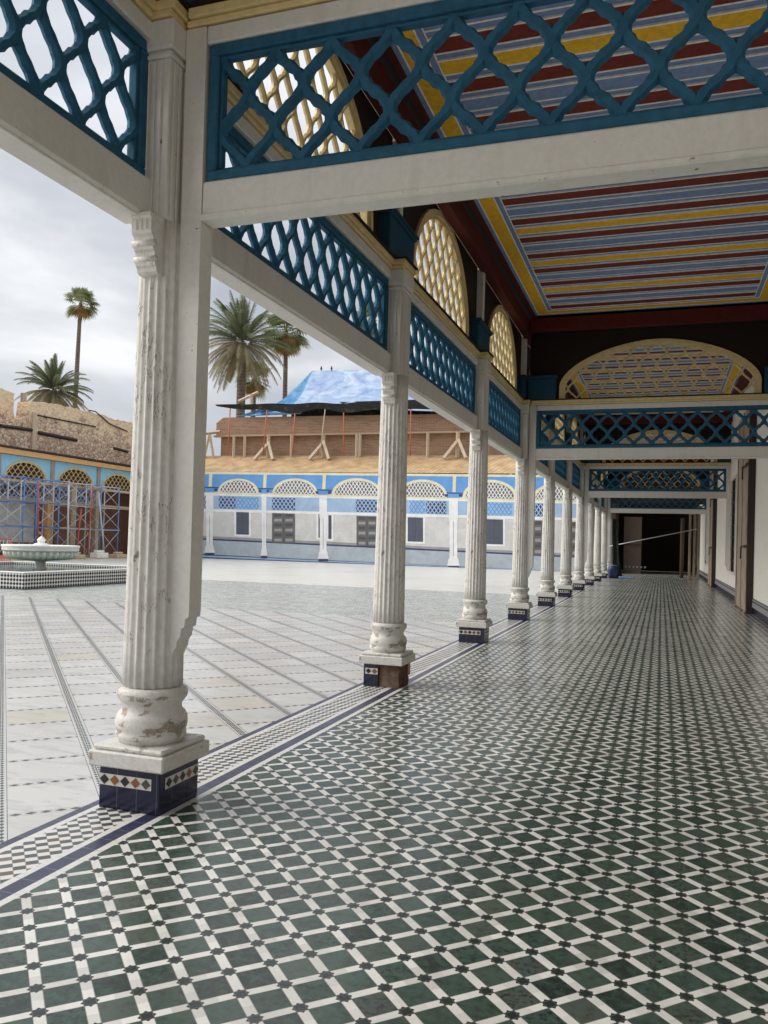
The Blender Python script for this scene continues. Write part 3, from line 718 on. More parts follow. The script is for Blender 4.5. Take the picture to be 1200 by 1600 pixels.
for k, lb in ((3, 'second crosswise lattice frame, with its whole cream arch in view above it'), (6, 'third crosswise lattice frame, seen under the second one'), (9, 'farthest crosswise lattice frame, right over the dark doorway')):
    c = copy_tree(crp); c.location = (0, Y1+.13+k*S, 0); c['label'] = lb

# painted ceiling modules between the frames
def ceiling(root, L):
    x0, x1 = -2.44, 1.82
    b = MB(); z = 6.04
    def ring(a, c, zz, m_):   # frame between inset a and c
        b.box(x0+a, a, zz, x1-a, c, zz+.05, m_); b.box(x0+a, L-c, zz, x1-a, L-a, zz+.05, m_)
        b.box(x0+a, c, zz, x0+c, L-c, zz+.05, m_); b.box(x1-c, c, zz, x1-a, L-c, zz+.05, m_)
    ring(0, .05, z-.010, 'slate'); ring(.05, .066, z-.004, 'cwhite'); ring(.066, .255, z, 'yellow'); ring(.255, .270, z-.006, 'cwhite'); ring(.270, .335, z+.004, 'slate'); ring(.335, .348, z-.002, 'cwhite')
    b.box(x1+.002, -.34, 5.98, XW-.003, L+.34, 6.06, 'maroon2'); b.box(-2.50, -.34, 6.0, x0-.002, L+.34, 6.06, 'maroon2')
    b.build('border_frame', root)
    i0 = .352; n = round((L-2*i0)/.352); P = (L-2*i0)/n; seq = ['maroon', 'slate', 'maroon', 'yellow']
    g = MB()
    for i in range(n):
        y = i0+P*i
        jb = MB(); jb.box(x0+.352, y+.085, z-.006, x1-.352, y+P-.085+.03, z+.05, seq[i % 4], .004)
        for yy in (y+.063, y+P-.055): jb.box(x0+.352, yy-.001, z-.009, x1-.352, yy+.019, z+.05, 'cwhite')
        jb.build('joist', root)
        g.box(x0+.350, y-.052, z+.008, x1-.350, y+.060, z+.06, 'slate')
    g.build('gap_boards', root)
Yf = [Y1+.13+k*S for k in (0, 3, 6, 9)]
L_ = 3*S-.13-.84
for i, (ya, lb) in enumerate(((Yf[0]-3*S, 'striped painted ceiling overhead behind the nearest crosswise frame'), (Yf[0], 'striped painted ceiling between the first and second crosswise frames'), (Yf[1], 'striped painted ceiling beyond the second crosswise frame'), (Yf[2], 'striped painted ceiling before the farthest crosswise frame'))):
    if i == 0:
        cl = thing('painted_ceiling', lb, 'ceiling', (0, ya+.13+.42, 0), 'painted ceilings of the gallery'); ceiling(cl, Yf[0]-.42-YB_-.1); cl.location = (0, YB_+.1, 0)
    elif i == 1:
        cl = thing('painted_ceiling', lb, 'ceiling', (0, ya+.13+.42, 0), 'painted ceilings of the gallery'); ceiling(cl, L_)
        c0 = cl
    else:
        c = copy_tree(c0); c.location = (0, ya+.13+.42, 0); c['label'] = lb
b = MB(); b.box(-3.05, YB_, 6.12, XW+.3, 50, 6.35, 'tanroof'); b.box(-3.10, YB_, 6.02, -2.87, 50, 6.119, 'rawwood'); b.box(-2.869, YB_, 6.095, XW, 50, 6.119, 'dark')
tag(b.build('gallery_roof'), 'low roof over the covered gallery', 'roof')

# ------------------------------------------------------------------ palace wing: right hand wall
wing = thing('palace_wing', 'long white plastered palace wall on the right with grey dado, doors and shuttered windows', 'building', (XW, 0, 0))
def opening_wall():
    # openings (y0,y1,z0,z1)
    ops = [(24.4, 25.8, 0, 5.15), (26.75, 28.5, .86, 3.75), (38.75, 40.0, 0, 5.15), (43.0, 44.2, .86, 3.75)]
    b = MB(); y = YB_
    for (a, c, z0, z1) in ops:
        b.box(0, y, 0, .35, a, 6.1, 'wall')
        if z0 > 0: b.box(0, a, 0, .35, c, z0, 'wall')
        b.box(0, a, z1, .35, c, 6.1, 'wall'); y = c
    b.box(0, y, 0, .35, 58, 6.1, 'wall'); b.build('wall', wing)
    b = MB(); y = YB_
    for (a, c, z0, z1) in ops+[(58, 58, 0, 0)]:
        if z0 > 0: continue
        b.box(-.020, y, 0, -.001, a-.12, .17, 'navy', .003); b.box(-.024, y, .17, -.001, a-.12, .30, 'dadogrey'); b.box(-.034, y, .30, -.001, a-.12, .325, 'tileblack')
        b.box(-.026, y, .325, -.001, a-.12, .37, 'dadogrey'); b.box(-.040, y, .37, -.001, a-.12, .39, 'tileblack', .004); y = c+.12
    b.build('dado', wing)
    for (a, c, z0, z1) in ops:
        if z0 > 0:
            b = MB(); fr = .09
            b.box(-.03, a-fr, z0-fr, -.001, c+fr, z0, 'white_plain', .006); b.box(-.03, a-fr, z1, -.001, c+fr, z1+fr, 'white_plain', .006)
            b.box(-.03, a-fr, z0, -.001, a, z1, 'white_plain', .006); b.box(-.03, c, z0, -.001, c+fr, z1, 'white_plain', .006)
            wn = b.build('window', wing)
            g = MB(); g.box(.02, a, z0, .11, c, z1, 'iron')
            for q in range(3): g.box(-.01, a+(c-a)*(q+1)/4-.015, z0, .019, a+(c-a)*(q+1)/4+.015, z1, 'iron')
            for q in range(7): g.box(-.006, a, z0+(z1-z0)*(q+1)/8-.012, .018, c, z0+(z1-z0)*(q+1)/8+.012, 'iron')
            g.build('grille', wn)
        else:
            b = MB(); b.box(-.05, a-.08, 0, .02, a, z1+.11, 'oldwood', .01); b.box(-.05, c, 0, .02, c+.11, z1+.11, 'oldwood', .01); b.box(-.05, a, z1, .02, c, z1+.11, 'oldwood', .01)
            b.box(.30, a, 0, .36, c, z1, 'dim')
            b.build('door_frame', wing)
            # leaf folded back against the wall beyond the opening
            for (h0, h1, ang) in ((a-2.85, 0, 0),):
                lf = MB(); yA, yB = h0, h0+2.7; lf.box(-.16, yA-.14, 0, -.001, yA-.01, z1-.1, 'dim', .01); x0, x1 = -.145, -.065
                lf.box(x0, yA, .03, x1, yB, z1-.05, 'oldwood', .012)
                nz = 9; hz = (z1-.25)/nz
                for q in range(nz):
                    for (pa, pb) in ((yA+.12, (yA+yB)/2-.06), ((yA+yB)/2+.06, yB-.12)):
                        za, zb_ = .16+q*hz, .16+(q+1)*hz-.09
                        lf.box(x0-.010, pa, za, x0, pb, zb_, 'oldwood', .01); lf.box(x0-.016, pa+.09, za+.08, x0-.0105, pb-.09, zb_-.08, 'oldwood', .01)
                lf.box(x0-.03, (yA+yB)/2-.035, .03, x0-.0, (yA+yB)/2+.035, z1-.05, 'oldwood', .008)
                dl = lf.build('door', wing)
                tag(dl, 'folded back old panelled wooden door leaf')
                hd = MB()
                for zz in (1.6, 3.6): hd.box(x0-.06, yA+.0, zz, x0-.03, yA+.9, zz+.06, 'iron', .006); hd.tube([(x0-.08, yA+.75, zz+.03), (x0-.08, yA+.75, zz-.28)], .018, 'iron')
                hd.build('hinge_strap', dl)
                ft = MB(); ft.box(-.20, yA-.03, 0, -.03, yA+.14, .06, 'oldwood', .01); ft.box(-.20, yB-.14, 0, -.03, yB+.02, .06, 'oldwood', .01); ft.build('foot_block', dl)
    for yy in (14.4, 17.2, 23.4, 40.5): 
        s_ = MB(); s_.box(-.012, yy, .72, -.001, yy+.09, .84, 'dadogrey', .004); s_.build('wall_socket', wing)
opening_wall()

# dark room at the end of the gallery
hall = thing('end_hall', 'unlit hall seen as a black doorway at the end of the gallery', 'building', (0, 46, 0))
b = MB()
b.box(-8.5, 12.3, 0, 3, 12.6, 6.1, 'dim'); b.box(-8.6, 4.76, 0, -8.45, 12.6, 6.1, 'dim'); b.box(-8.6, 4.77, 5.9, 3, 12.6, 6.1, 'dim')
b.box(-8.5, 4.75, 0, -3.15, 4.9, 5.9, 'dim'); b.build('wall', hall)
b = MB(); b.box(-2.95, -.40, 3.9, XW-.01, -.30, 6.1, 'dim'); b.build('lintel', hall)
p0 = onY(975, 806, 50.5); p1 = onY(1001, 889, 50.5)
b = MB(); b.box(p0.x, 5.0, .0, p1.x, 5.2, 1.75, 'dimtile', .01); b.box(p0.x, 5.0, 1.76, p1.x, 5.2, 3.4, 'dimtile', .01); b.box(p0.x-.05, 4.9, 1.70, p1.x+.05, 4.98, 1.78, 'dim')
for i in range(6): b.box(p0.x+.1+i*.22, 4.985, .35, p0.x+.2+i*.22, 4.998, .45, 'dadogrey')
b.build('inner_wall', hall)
b = MB(); 
for xx in (1.30, 1.52, 1.72): b.box(xx, -2.0, 0, xx+.12, -1.86, 3.3, 'oldwood', .01)
b.box(1.28, -2.01, 3.3, 1.86, -1.85, 3.42, 'oldwood', .01)
b.build('door_jamb', hall)
b = MB(); b.tube([(1.05, .5, 0), (1.05, .5, 3.2)], .10, 'dimtile', 16); b.build('inner_column', hall)

# green cloth hanging beside the last column
b = MB(); pa = onY(957, 812, 41.3); N = 16; vs = []
for i in range(N+1):
    t = i/N; 
    for j in range(9):
        q = j/8; wdt = .26+.30*q**1.5
        vs.append((pa.x-.05+t*wdt+.04*math.sin(t*9+q*3), 42.2+.07*math.sin(t*14+q*2)+.05*q, 2.95-2.85*q))
fs = [(i*9+j, (i+1)*9+j, (i+1)*9+j+1, i*9+j+1) for i in range(N) for j in range(8)]
o = len(vs); vs2 = [(x, y+.02, z) for x, y, z in vs]
b.add(vs, fs, 'green_cloth', True); b.add(vs2, fs, 'green_cloth', True)
tag(b.build('hanging_cloth'), 'dark green cloth hanging beside the last column at the dark doorway', 'cloth')
pp = onY(952, 894, 41.0)
t_ = thing('plastic_drum', 'round dark blue plastic drum on the floor by the farthest column', 'drum', (pp.x+.12, 42.3, 0))
b = MB(); b.lathe([(.22, 0), (.25, .03), (.27, .2), (.28, .3), (.27, .42), (.25, .55), (.2, .6)], 'blue_plastic', 24); b.build('body', t_)
b = MB(); b.lathe([(.21, .6), (.22, .61), (.22, .64), (.1, .66)], 'dadogrey', 24); b.build('lid', t_)
pp = onY(968, 899, 42.0); b = MB(); b.box(pp.x-.1, 43.0, .004, pp.x+.62, 44.1, .03, 'sblue', .005)
tag(b.build('blue_mat'), 'small flat blue mat on the gallery floor near the drum', 'mat')
pa, pb_ = onY(955, 853, 43.0), onY(1087, 827, 43.0)
t_ = thing('slanting_pole', 'thin pale pole slanting across the dark doorway', 'pole', (0, 0, 0)); b = MB(); b.tube([pa-(pb_-pa)*.12, pb_], .022, 'sgrey', 8); b.build('pole', t_); b = MB(); b.lathe([(.02, -.04), (.06, -.03), (.06, .03), (.02, .04)], 'sgrey', 12); q_ = b.build('end_cap', t_); q_.location = pb_

# ------------------------------------------------------------------ printed screen across the far end of the courtyard
YS = 50.0
scr = thing('printed_screen', 'printed cloth screen across the far end of the court showing a blue and white arcade', 'printed screen', (0, YS, 0))
def P(x, y, lay): q = onY(x, y, YS-.006*lay); return (q.x, q.y-YS, max(q.z, .002))
def poly(b, pts, lay, m): b.add([P(x, y, lay) for x, y in pts], [tuple(range(len(pts)))], m)
XL, XR = 262, 915
T_ = lambda x: 737+.0094*(x-314); A_ = lambda x: 769.5+.0228*(x-333); W_ = lambda x: 795.5+.0245*(x-337)
D_ = lambda x: 842+.0480*(x-314); B_ = lambda x: 866.0+.0530*(x-311.7)
def bandp(b, x0, x1, f0, f1, lay, m, n=1):
    for i in range(n):
        a = x0+(x1-x0)*i/n; c = x0+(x1-x0)*(i+1)/n; poly(b, [(a, f0(a)), (c, f0(c)), (c, f1(c)), (a, f1(a))], lay, m)
b = MB()
bandp(b, XL, XR, lambda x: T_(x), lambda x: D_(x), 0, 'pwall', 24); bandp(b, XL, XR, lambda x: D_(x)-.0, lambda x: B_(x)+9, 0, 'pfloor', 24)
o_ = b.build('canvas', scr)
b = MB()
bandp(b, XL, XR, T_, lambda x: T_(x)+3.6, 1, 'pcream'); bandp(b, XL, XR, lambda x: T_(x)+3.6, lambda x: A_(x)-1.2, 1, 'pblue')
bandp(b, XL, XR, lambda x: A_(x)-1.2, lambda x: A_(x)+2.4, 1, 'pcream'); bandp(b, XL, XR, lambda x: A_(x)+2.4, lambda x: A_(x)+4.6, 1, 'pwhite')
bandp(b, XL, XR, lambda x: A_(x)+4.6, W_, 1, 'ppale'); bandp(b, XL, XR, W_, lambda x: W_(x)+4, 1, 'pwhite')
bandp(b, XL, XR, lambda x: A_(x)-8.5, lambda x: A_(x)-6.9, 1.2, 'pnavy')
b.build('printed_frieze', scr)
b = MB(); bandp(b, XL, XR, lambda x: D_(x)-5, lambda x: D_(x)-1.2, 1, 'pgrey'); bandp(b, XL, XR, lambda x: D_(x)-1.2, lambda x: D_(x)+1.2, 1, 'pnavy')
bandp(b, XL, XR, lambda x: B_(x), lambda x: B_(x)+1.6, 1, 'pnavy'); bandp(b, XL, XR, lambda x: B_(x)+1.6, lambda x: B_(x)+4.8, 1, 'ppale'); bandp(b, XL, XR, lambda x: B_(x)+4.8, lambda x: B_(x)+6.9, 1, 'pnavy')
b.build('printed_kerb', scr)
colx = [(327.5, 6.0), (412.5, 3.8), (505, 6.2), (606, 4.2), (708.5, 7.2), (818, 4.5), (920, 7)]
for i, (cx, hw) in enumerate(colx[:-1]):
    b = MB(); tp = lambda x: A_(x)+.5
    y0, y1 = A_(cx)+1, B_(cx)-4
    poly(b, [(cx-hw, y0), (cx+hw, y0), (cx+hw*.98, W_(cx)+6), (cx+hw*.86, W_(cx)+13), (cx+hw*.84, y1-12), (cx+hw*1.15, y1-8), (cx+hw*1.15, y1-4), (cx+hw*1.35, y1-2), (cx+hw*1.35, y1+1), (cx-hw*1.35, y1+1), (cx-hw*1.35, y1-2), (cx-hw*1.15, y1-4), (cx-hw*1.15, y1-8), (cx-hw*.84, y1-12), (cx-hw*.86, W_(cx)+13), (cx-hw*.98, W_(cx)+6)], 3, 'pwhite')
    poly(b, [(cx-hw*.1, W_(cx)+10), (cx+hw*.08, W_(cx)+10), (cx+hw*.08, y1-14), (cx-hw*.1, y1-14)], 3.6, 'pshadow')
    poly(b, [(cx-hw*1.2, y1+1), (cx+hw*1.2, y1+1), (cx+hw*1.2, y1+5), (cx-hw*1.2, y1+5)], 3, 'pnavy')
    poly(b, [(cx-2.6+2, T_(cx)+3.5), (cx+2.4+2, T_(cx)+3.5), (cx+2.4+1, A_(cx)-9), (cx-2.6+1, A_(cx)-9)], 2, 'pcream')
    poly(b, [(cx-hw*2.1, A_(cx)-6), (cx+hw*2.1, A_(cx)-6), (cx+hw*1.4, A_(cx)-.5), (cx-hw*1.4, A_(cx)-.5)], 2.4, 'pblue')
    poly(b, [(cx-hw*2.1, A_(cx)-6), (cx-hw*1.2, A_(cx)-6), (cx-hw*1.2, A_(cx)-2), (cx-hw*1.8, A_(cx)-2)], 2.8, 'pnavy'); poly(b, [(cx+hw*2.1, A_(cx)-6), (cx+hw*1.2, A_(cx)-6), (cx+hw*1.2, A_(cx)-2), (cx+hw*1.8, A_(cx)-2)], 2.8, 'pnavy')
    b.build('printed_column', scr)
ax = [(284, 24)]+[((colx[i][0]+colx[i+1][0])/2+2, (colx[i+1][0]-colx[i][0])/2-(colx[i][1]+colx[i+1][1])*.5-6) for i in range(6)]
for cx, hw in ax:
    b = MB(); H_ = hw*.70; yb = lambda x: A_(x)-1; N = 20
    arc = [(cx+hw*math.cos(math.pi*(1-i/N)), yb(cx)-H_*math.sin(math.pi*i/N)*.93-1) for i in range(N+1)]
    poly(b, [(cx-hw, yb(cx-hw))]+arc+[(cx+hw, yb(cx+hw))], 2, 'pcream')
    k_ = .88; arc2 = [(cx+hw*k_*math.cos(math.pi*(1-i/N)), yb(cx)-H_*(k_-.04)*math.sin(math.pi*i/N)*.93-1) for i in range(N+1)]
    poly(b, [(cx-hw*k_, yb(cx-hw))]+arc2+[(cx+hw*k_, yb(cx+hw))], 2.4, 'phole')
    # printed lattice lines
    st = 5.6; x = cx-hw*k_-40
    def inside(px, py):
        q = (px-cx)/(hw*k_); return abs(q) < 1 and 0 <= yb(px)-py <= H_*(k_-.04)*.93*math.sqrt(max(0, 1-q*q))+1
    for sgn in (1, -1):
        for i in range(-12, 36):
            x0 = cx-hw+i*st; seg = []
            for j in range(41):
                t = j/40; px = x0+sgn*t*H_*.62; py = yb(px)-t*H_
                if inside(px, py): seg.append((px, py))
            if len(seg) > 1:
                (xa, ya), (xb, yb_) = seg[0], seg[-1]; poly(b, [(xa-.75, ya), (xa+.75, ya), (xb+.75, yb_), (xb-.75, yb_)], 2.8 if sgn > 0 else 3.1, 'pwhite')
    b.build('printed_arch', scr)
def plat(x0, x1, faint):
    b = MB(); ya = lambda x: A_(x)+6; yc = lambda x: W_(x)-1.5
    if not faint: poly(b, [(x0, ya(x0)), (x1, ya(x1)), (x1, yc(x1)), (x0, yc(x0))], 2, 'pnavy')
    st = 6.3
    for sgn in (1, -1):
        for i in range(-4, int((x1-x0)/st)+5):
            seg = []
            for j in range(41):
                t = j/40; px = x0+i*st+sgn*t*12.6; py = yc(px)+(ya(px)-yc(px))*t
                if x0 <= px <= x1: seg.append((px, py))
            if len(seg) > 1:
                (xa, y_a), (xb, y_b) = seg[0], seg[-1]; poly(b, [(xa-.9, y_a), (xa+.9, y_a), (xb+.9, y_b), (xb-.9, y_b)], 2.4 if sgn > 0 else 2.8, 'ppale' if not faint else 'pblue')
    b.build('printed_lattice', scr)
for x0, x1, f_ in ((312, 322, 0), (342, 368, 0), (425, 461, 0), (556, 591, 0), (666, 697, 0), (757, 800, 1), (832, 862, 0), (640, 664, 1), (369, 404, 1)): plat(x0, x1, f_)
for x0, x1, y0, y1, m_, kk in ((369, 389, 800, 835, 'pwin', 'window'), (497.5, 500.5, 803, 840, 'pwin', 'window'), (513, 518, 805, 842, 'pwin', 'window'), (637, 661, 808, 846, 'pwin', 'window'), (758.5, 786, 811, 850, 'pwin', 'window'),
                           (425, 461, 801.5, 848, 'pdoor', 'door'), (557, 590, 806, 853, 'pdoor', 'door'), (833, 862, 813, 867, 'pdoor', 'door'), (880, 905, 815, 869, 'pdoor', 'door')):
    b = MB(); s_ = .03*(x1-x0)
    if kk == 'window': poly(b, [(x0-3, y0-1), (x1+3, y0-1+s_), (x1+3, y1+3+s_), (x0-3, y1+3)], 1.5, 'pwhite')
    poly(b, [(x0, y0), (x1, y0+s_), (x1, y1+s_), (x0, y1)], 2, m_)
    mx_ = (x0+x1)/2; poly(b, [(mx_-.5, y0), (mx_+.5, y0), (mx_+.5, y1), (mx_-.5, y1)], 2.4, 'pdoor2')
    n_ = 6
    for i in range(n_):
        ya = y0+(y1-y0)*(i+.18)/n_; yb_ = y0+(y1-y0)*(i+.72)/n_
        for a, c in ((x0+(x1-x0)*.1, mx_-(x1-x0)*.08), (mx_+(x1-x0)*.08, x1-(x1-x0)*.1)): poly(b, [(a, ya), (c, ya), (c, yb_), (a, yb_)], 2.4, 'pgrey' if kk == 'door' and i % 2 else ('pdoor2' if kk == 'door' else 'pdark'))
    b.build('printed_'+kk, scr)
# light frame behind the cloth
b = MB()
for i in range(9): b.tube([(-32+i*3.3, .12, 0), (-32+i*3.3, .12, 5.9)], .05, 'sgrey', 6)
b.tube([(-33, .12, 5.8), (-4, .12, 5.8)], .05, 'sgrey', 6); b.build('support_frame', scr)

# ------------------------------------------------------------------ far wing: tan roof, mud brick storey, tarpaulin
fwg = thing('far_wing', 'mud brick upper storey behind the screen with a sloping tan tiled roof', 'building', (0, 0, 0))
b = MB()
xa, xb = -36.5, -2.9
y0_, y1_ = 50.25, 53.3
zt = lambda x: 7.55
b.prism([(xa, 6.0), (xb, 5.75), (xb, 5.88), (xa, 6.13)], lambda a, c, d: (a, d, c), y0_-.1, y0_, 'rawwood')
vs = [(xa, y0_-.1, 6.14), (xb, y0_-.1, 5.9), (xb, y1_+.2, 7.4), (xa, y1_+.2, 7.62), (xa, y0_-.1, 6.05), (xb, y0_-.1, 5.81), (xb, y1_+.2, 7.2), (xa, y1_+.2, 7.42)]
b.add(vs, [(0, 1, 2, 3), (7, 6, 5, 4), (0, 4, 5, 1), (1, 5, 6, 2), (2, 6, 7, 3), (3, 7, 4, 0)], 'tanroof'); b.build('roof', fwg)
YT = 53.6
def q(x, y, Y=YT): return onY(x, y, Y)
b = MB(); xl_, xr_ = q(345, 700).x, q(765, 700).x
zl = q(560, 680).z; zb0 = 6.9; ztp = q(560, 649).z
b.box(xl_, YT, zb0, xr_, YT+8, zl, 'mud'); b.build('lower_wall', fwg)
b = MB(); b.prism([(q(341, 660).x, zl+.12), (xr_+.3, zl+.12), (xr_+.3, ztp-.12), (q(352, 650).x, ztp+.05), (q(341, 660).x, ztp-.35)], lambda a, c, d: (a, d, c), YT-.25, YT+8, 'mud'); b.build('parapet_wall', fwg)
b = MB(); b.box(xl_-.4, YT-.42, zl, xr_+.3, YT-.0, zl+.115, 'rawwood', .01); b.build('ledge', fwg)
b = MB(); b.box(xa, 50.3, 0, xb+.3, 50.6, 5.8, 'dim'); b.box(xa, 53.4, 0, xb+.3, 53.59, 7.4, 'mud'); b.build('back_wall', fwg)
for i, (x, st) in enumerate(((365, 0), (382, 0), (419, 1), (455, 0), (505, 1), (557, 0), (562, 0), (715, 1), (668, 0))):
    p_ = q(x, 690, YT-.55); zz0 = 7.25
    lab = ['thin upright timber prop leftmost against the brown wall', 'second thin timber prop from the left on the tan roof', 'leftmost of the three forked timber props on the tan roof', 'single timber prop between the two forked props',
           'middle one of the three forked timber props on the tan roof', 'left one of a close pair of timber props on the tan roof', 'right one of a close pair of timber props on the tan roof', 'rightmost of the three forked timber props, seen beyond the second column', 'slim timber prop seen right of the second column'][i]
    t_ = thing('timber_prop', lab, 'prop', (p_.x, YT-.30, zz0), 'timber props on the tan roof')
    hgt = zl-zz0+.02
    b = MB(); b.bar((0, -.2, 0), (0, -.2, hgt), .20 if st else .15, 'palewood'); b.build('post', t_)
    if st:
        b = MB(); b.bar((.05, -.3, hgt*.72), (.75, -.9, -.1), .2, 'palewood'); b.build('strut', t_)
        b = MB(); b.bar((-.05, -.3, hgt*.6), (-.75, -.9, -.1), .2, 'palewood'); b.build('strut', t_)
for i, (xb_, xt, m_) in enumerate(((356, 360, 'redrod'), (411, 418, 'redrod'), (457, 462, 'redrod'), (500, 509, 'palewood'), (537, 537, 'redrod'), (641, 642, 'redrod'))):
    a = onY(xb_, 712, YT-1.0); c = onY(xt, 632, YT-1.0)
    lab = ['red rod at the left end of the brown wall', 'red rod between the two leftmost props and the first forked prop', 'red rod crossing the brown wall under the tarpaulin edge', 'slanting bare wooden rod by the forked prop near the middle', 'bright red upright rod left of the second column', 'bright red rod just right of the second column'][i]
    t_ = thing('support_rod', lab, 'rod', (a.x, a.y, a.z), 'thin rods propping the tarpaulin edge')
    b = MB(); b.tube([(0, 0, 0), (c.x-a.x, 0, c.z-a.z)], .045, m_, 6); b.build('rod', t_)
# tarpaulin roof
tp = thing('tarpaulin_roof', 'crumpled blue tarpaulin stretched over the roof above the brown wall', 'tarpaulin', (0, 0, 0))
def surf(name, fn, n, k, m, th=.04, jit=.10):
    rr = random.Random(3); vs = []
    for i in range(n+1):
        for j in range(k+1):
            p = Vector(fn(i/n, j/k)); 
            if 0 < i < n and 0 < j < k: p += Vector((rr.uniform(-jit, jit), rr.uniform(-jit, jit), rr.uniform(-jit, jit)))
            vs.append(p)
    b = MB(); fs = [(i*(k+1)+j, (i+1)*(k+1)+j, (i+1)*(k+1)+j+1, i*(k+1)+j+1) for i in range(n) for j in range(k)]
    b.add(vs, fs, m, True); b.add([v-Vector((0, -.02, th)) for v in vs], fs, m, True)
    return b.build(name, tp)
def lerp(a, b_, t): return a+(b_-a)*t
ridL, ridR = onY(488, 579, 59), onY(652, 576, 59); eL, eR = onY(455, 634, 52.6), onY(770, 646, 52.6)
surf('main_sheet', lambda u, v: lerp(lerp(eL, eR, u), lerp(ridL, onY(660, 577, 59), u), v)+Vector((0, 0, -.45*math.sin(math.pi*v))), 36, 12, 'tarp1')
lA, lB = onY(388, 648, 57), onY(455, 634, 52.6)
surf('side_sheet', lambda u, v: lerp(lerp(lA, lB, u), lerp(onY(478, 590, 60), ridL, u), v)+Vector((0, 0, -.6*math.sin(math.pi*v))), 14, 12, 'tarp2')
surf('under_fold', lambda u, v: lerp(lerp(onY(372, 650, 53.1), onY(470, 646, 53.1), u), lerp(onY(400, 641, 53.1), onY(480, 632, 53.1), u), v), 14, 4, 'tarp2', jit=.12)
# dark eave fabric
surf('dark_edge', lambda u, v: lerp(onY(336, 632, 52.2), onY(700, 627, 52.2), u)+Vector((0, .3*v, -(.05+.42*min(1, u*4.5)*(1 if u < .8 else 1-.5*(u-.8)/.2))*v*(1+.25*math.sin(u*23))+.10*math.sin(u*31)*u)), 60, 5, 'black_cloth_and_void', jit=.05)
b = MB(); a = onY(455, 651, 54.2); c = onY(770, 640, 54.2); b.box(a.x, 54.2, ztp-.3, c.x, 59, ztp+1.1, 'black_cloth_and_void'); b.build('void_shade_block', tp)  # black block put in for the shade under the tarpaulin
for i, x in enumerate((502, 518, 575)):
    p_ = onY(x, 577, 59.0); t_ = thing('roof_finial', ['small dark finial at the left end of the tarpaulin ridge', 'second small finial on the tarpaulin ridge', 'small finial farther right on the tarpaulin ridge'][i], 'finial', (p_.x, p_.y, p_.z-.3), 'finials poking above the tarpaulin')
    b = MB(); b.lathe([(.04, 0), (.04, .28), (.11, .34), (.04, .40), (.07, .46), (.02, .55)], 'iron', 10); b.build('spike', t_)
# loose timber frame left of the brown wall
t_ = thing('timber_trestle', 'rough timber trestle at the left end of the tan roof', 'trestle', (onY(325, 700, 53).x, 53, 7.4)); b = MB()
zz = onY(325, 678, 53).z-7.4
b.bar((-.9, 0, zz), (1.0, 0, zz+.15), .18, 'rawwood'); b.build('top_bar', t_)
for a, c in ((-.5, -.7), (.1, -.3), (.1, .6), (-.7, -.1)): b = MB(); b.bar((a, 0, zz), (c, -.1, -.25), .16, 'palewood' if a > 0 else 'oldwood'); b.build('leg', t_)
b = MB(); a, c = onY(373, 627, 54), onY(403, 613, 54); b.bar(a, c, .16, 'palewood'); b.bar(onY(393, 616, 54), onY(393, 634, 54), .2, 'palewood'); tag(b.build('timber_pole'), 'pale timber pole sticking up above the dark tarpaulin edge by the palm', 'pole')

# ------------------------------------------------------------------ left wing with scaffolding
XLW = -34.0
lw = thing('left_wing', 'half dismantled arcade on the left with turquoise boards above cream lattice arches', 'arcade', (XLW, 0, 0))
cy = [36.86-4.12*1, 36.86, 40.98, 45.1, 49.2]
for i, c in enumerate(cy):
    ye, yn = c-2.06, c+2.06
    fn = lambda s_, z_, d: (0+d, s_, z_)
    holder = thing('arch_tmp', 'x', 'x')
    arch_parts(holder, fn, c, 3.25, 1.08, .06, 4.42, 5.72, ye+.06, yn-.06, 1, 2.0, ('dim', 'blueboard'), 8, 1)
    for ch in kids(holder): ch.parent = lw
    bpy.data.objects.remove(holder)
    b = MB(); b.box(-.1, ye-.14, 3.4, .1, ye+.14, 5.75, 'oldwood', .01); b.build('upper_post', lw)
    b = MB(); b.box(-.07, ye+.14, 4.25, .12, yn-.14, 4.40, 'palewood' if i != 2 else 'rawwood', .01); b.box(-.10, ye+.14, 3.15, .12, yn-.14, 3.36, 'rawwood', .01); b.build('rail', lw)
    if i < 3:
        b = MB(); frame_rect(b, fn, ye+.16, yn-.16, 3.38, 4.23, .06, .04, 'fblue'); lattice(b, lambda s_, z_, d: (d, ye+.22+s_, 3.44+z_), 3.68, .73, 11, 3, .06, .05, 'fblue'); b.build('lattice_panel', lw)
for i, (y, m_) in enumerate(((34.8, 'white'), (38.72, 'orange'), (40.7, 'palewood'), (42.95, 'palewood'), (47.1, 'white'))):
    b = MB(); b.box(-.15, y-.16, 0, .15, y+.16, 3.38 if m_ != 'palewood' else 4.2, m_, .02); b.build('post', lw)
b = MB(); b.prism([(31, 5.74), (46.5, 5.74), (46.5, 6.0), (31, 6.05)], lambda a, c, d: (d, a, c), -.15, .28, 'orange'); b.prism([(46.5, 5.70), (51, 5.70), (51, 6.0), (46.5, 6.0)], lambda a, c, d: (d, a, c), -.15, .26, 'cream'); b.box(-.2, 31, 6.06, .35, 51, 6.16, 'dim'); b.build('cornice', lw)
b = MB(); b.box(-4.3, 28, 0, -4.0, 53, 6.0, 'brownwall'); b.box(-4.0, 28, 5.75, -.2, 53, 6.0, 'dim'); b.build('back_wall', lw)
b = MB(); b.box(-.8, 30, .9, -.7, 38.4, 3.3, 'sheet'); tag(b.build('plastic_sheet', lw), 'hazy translucent plastic sheeting')
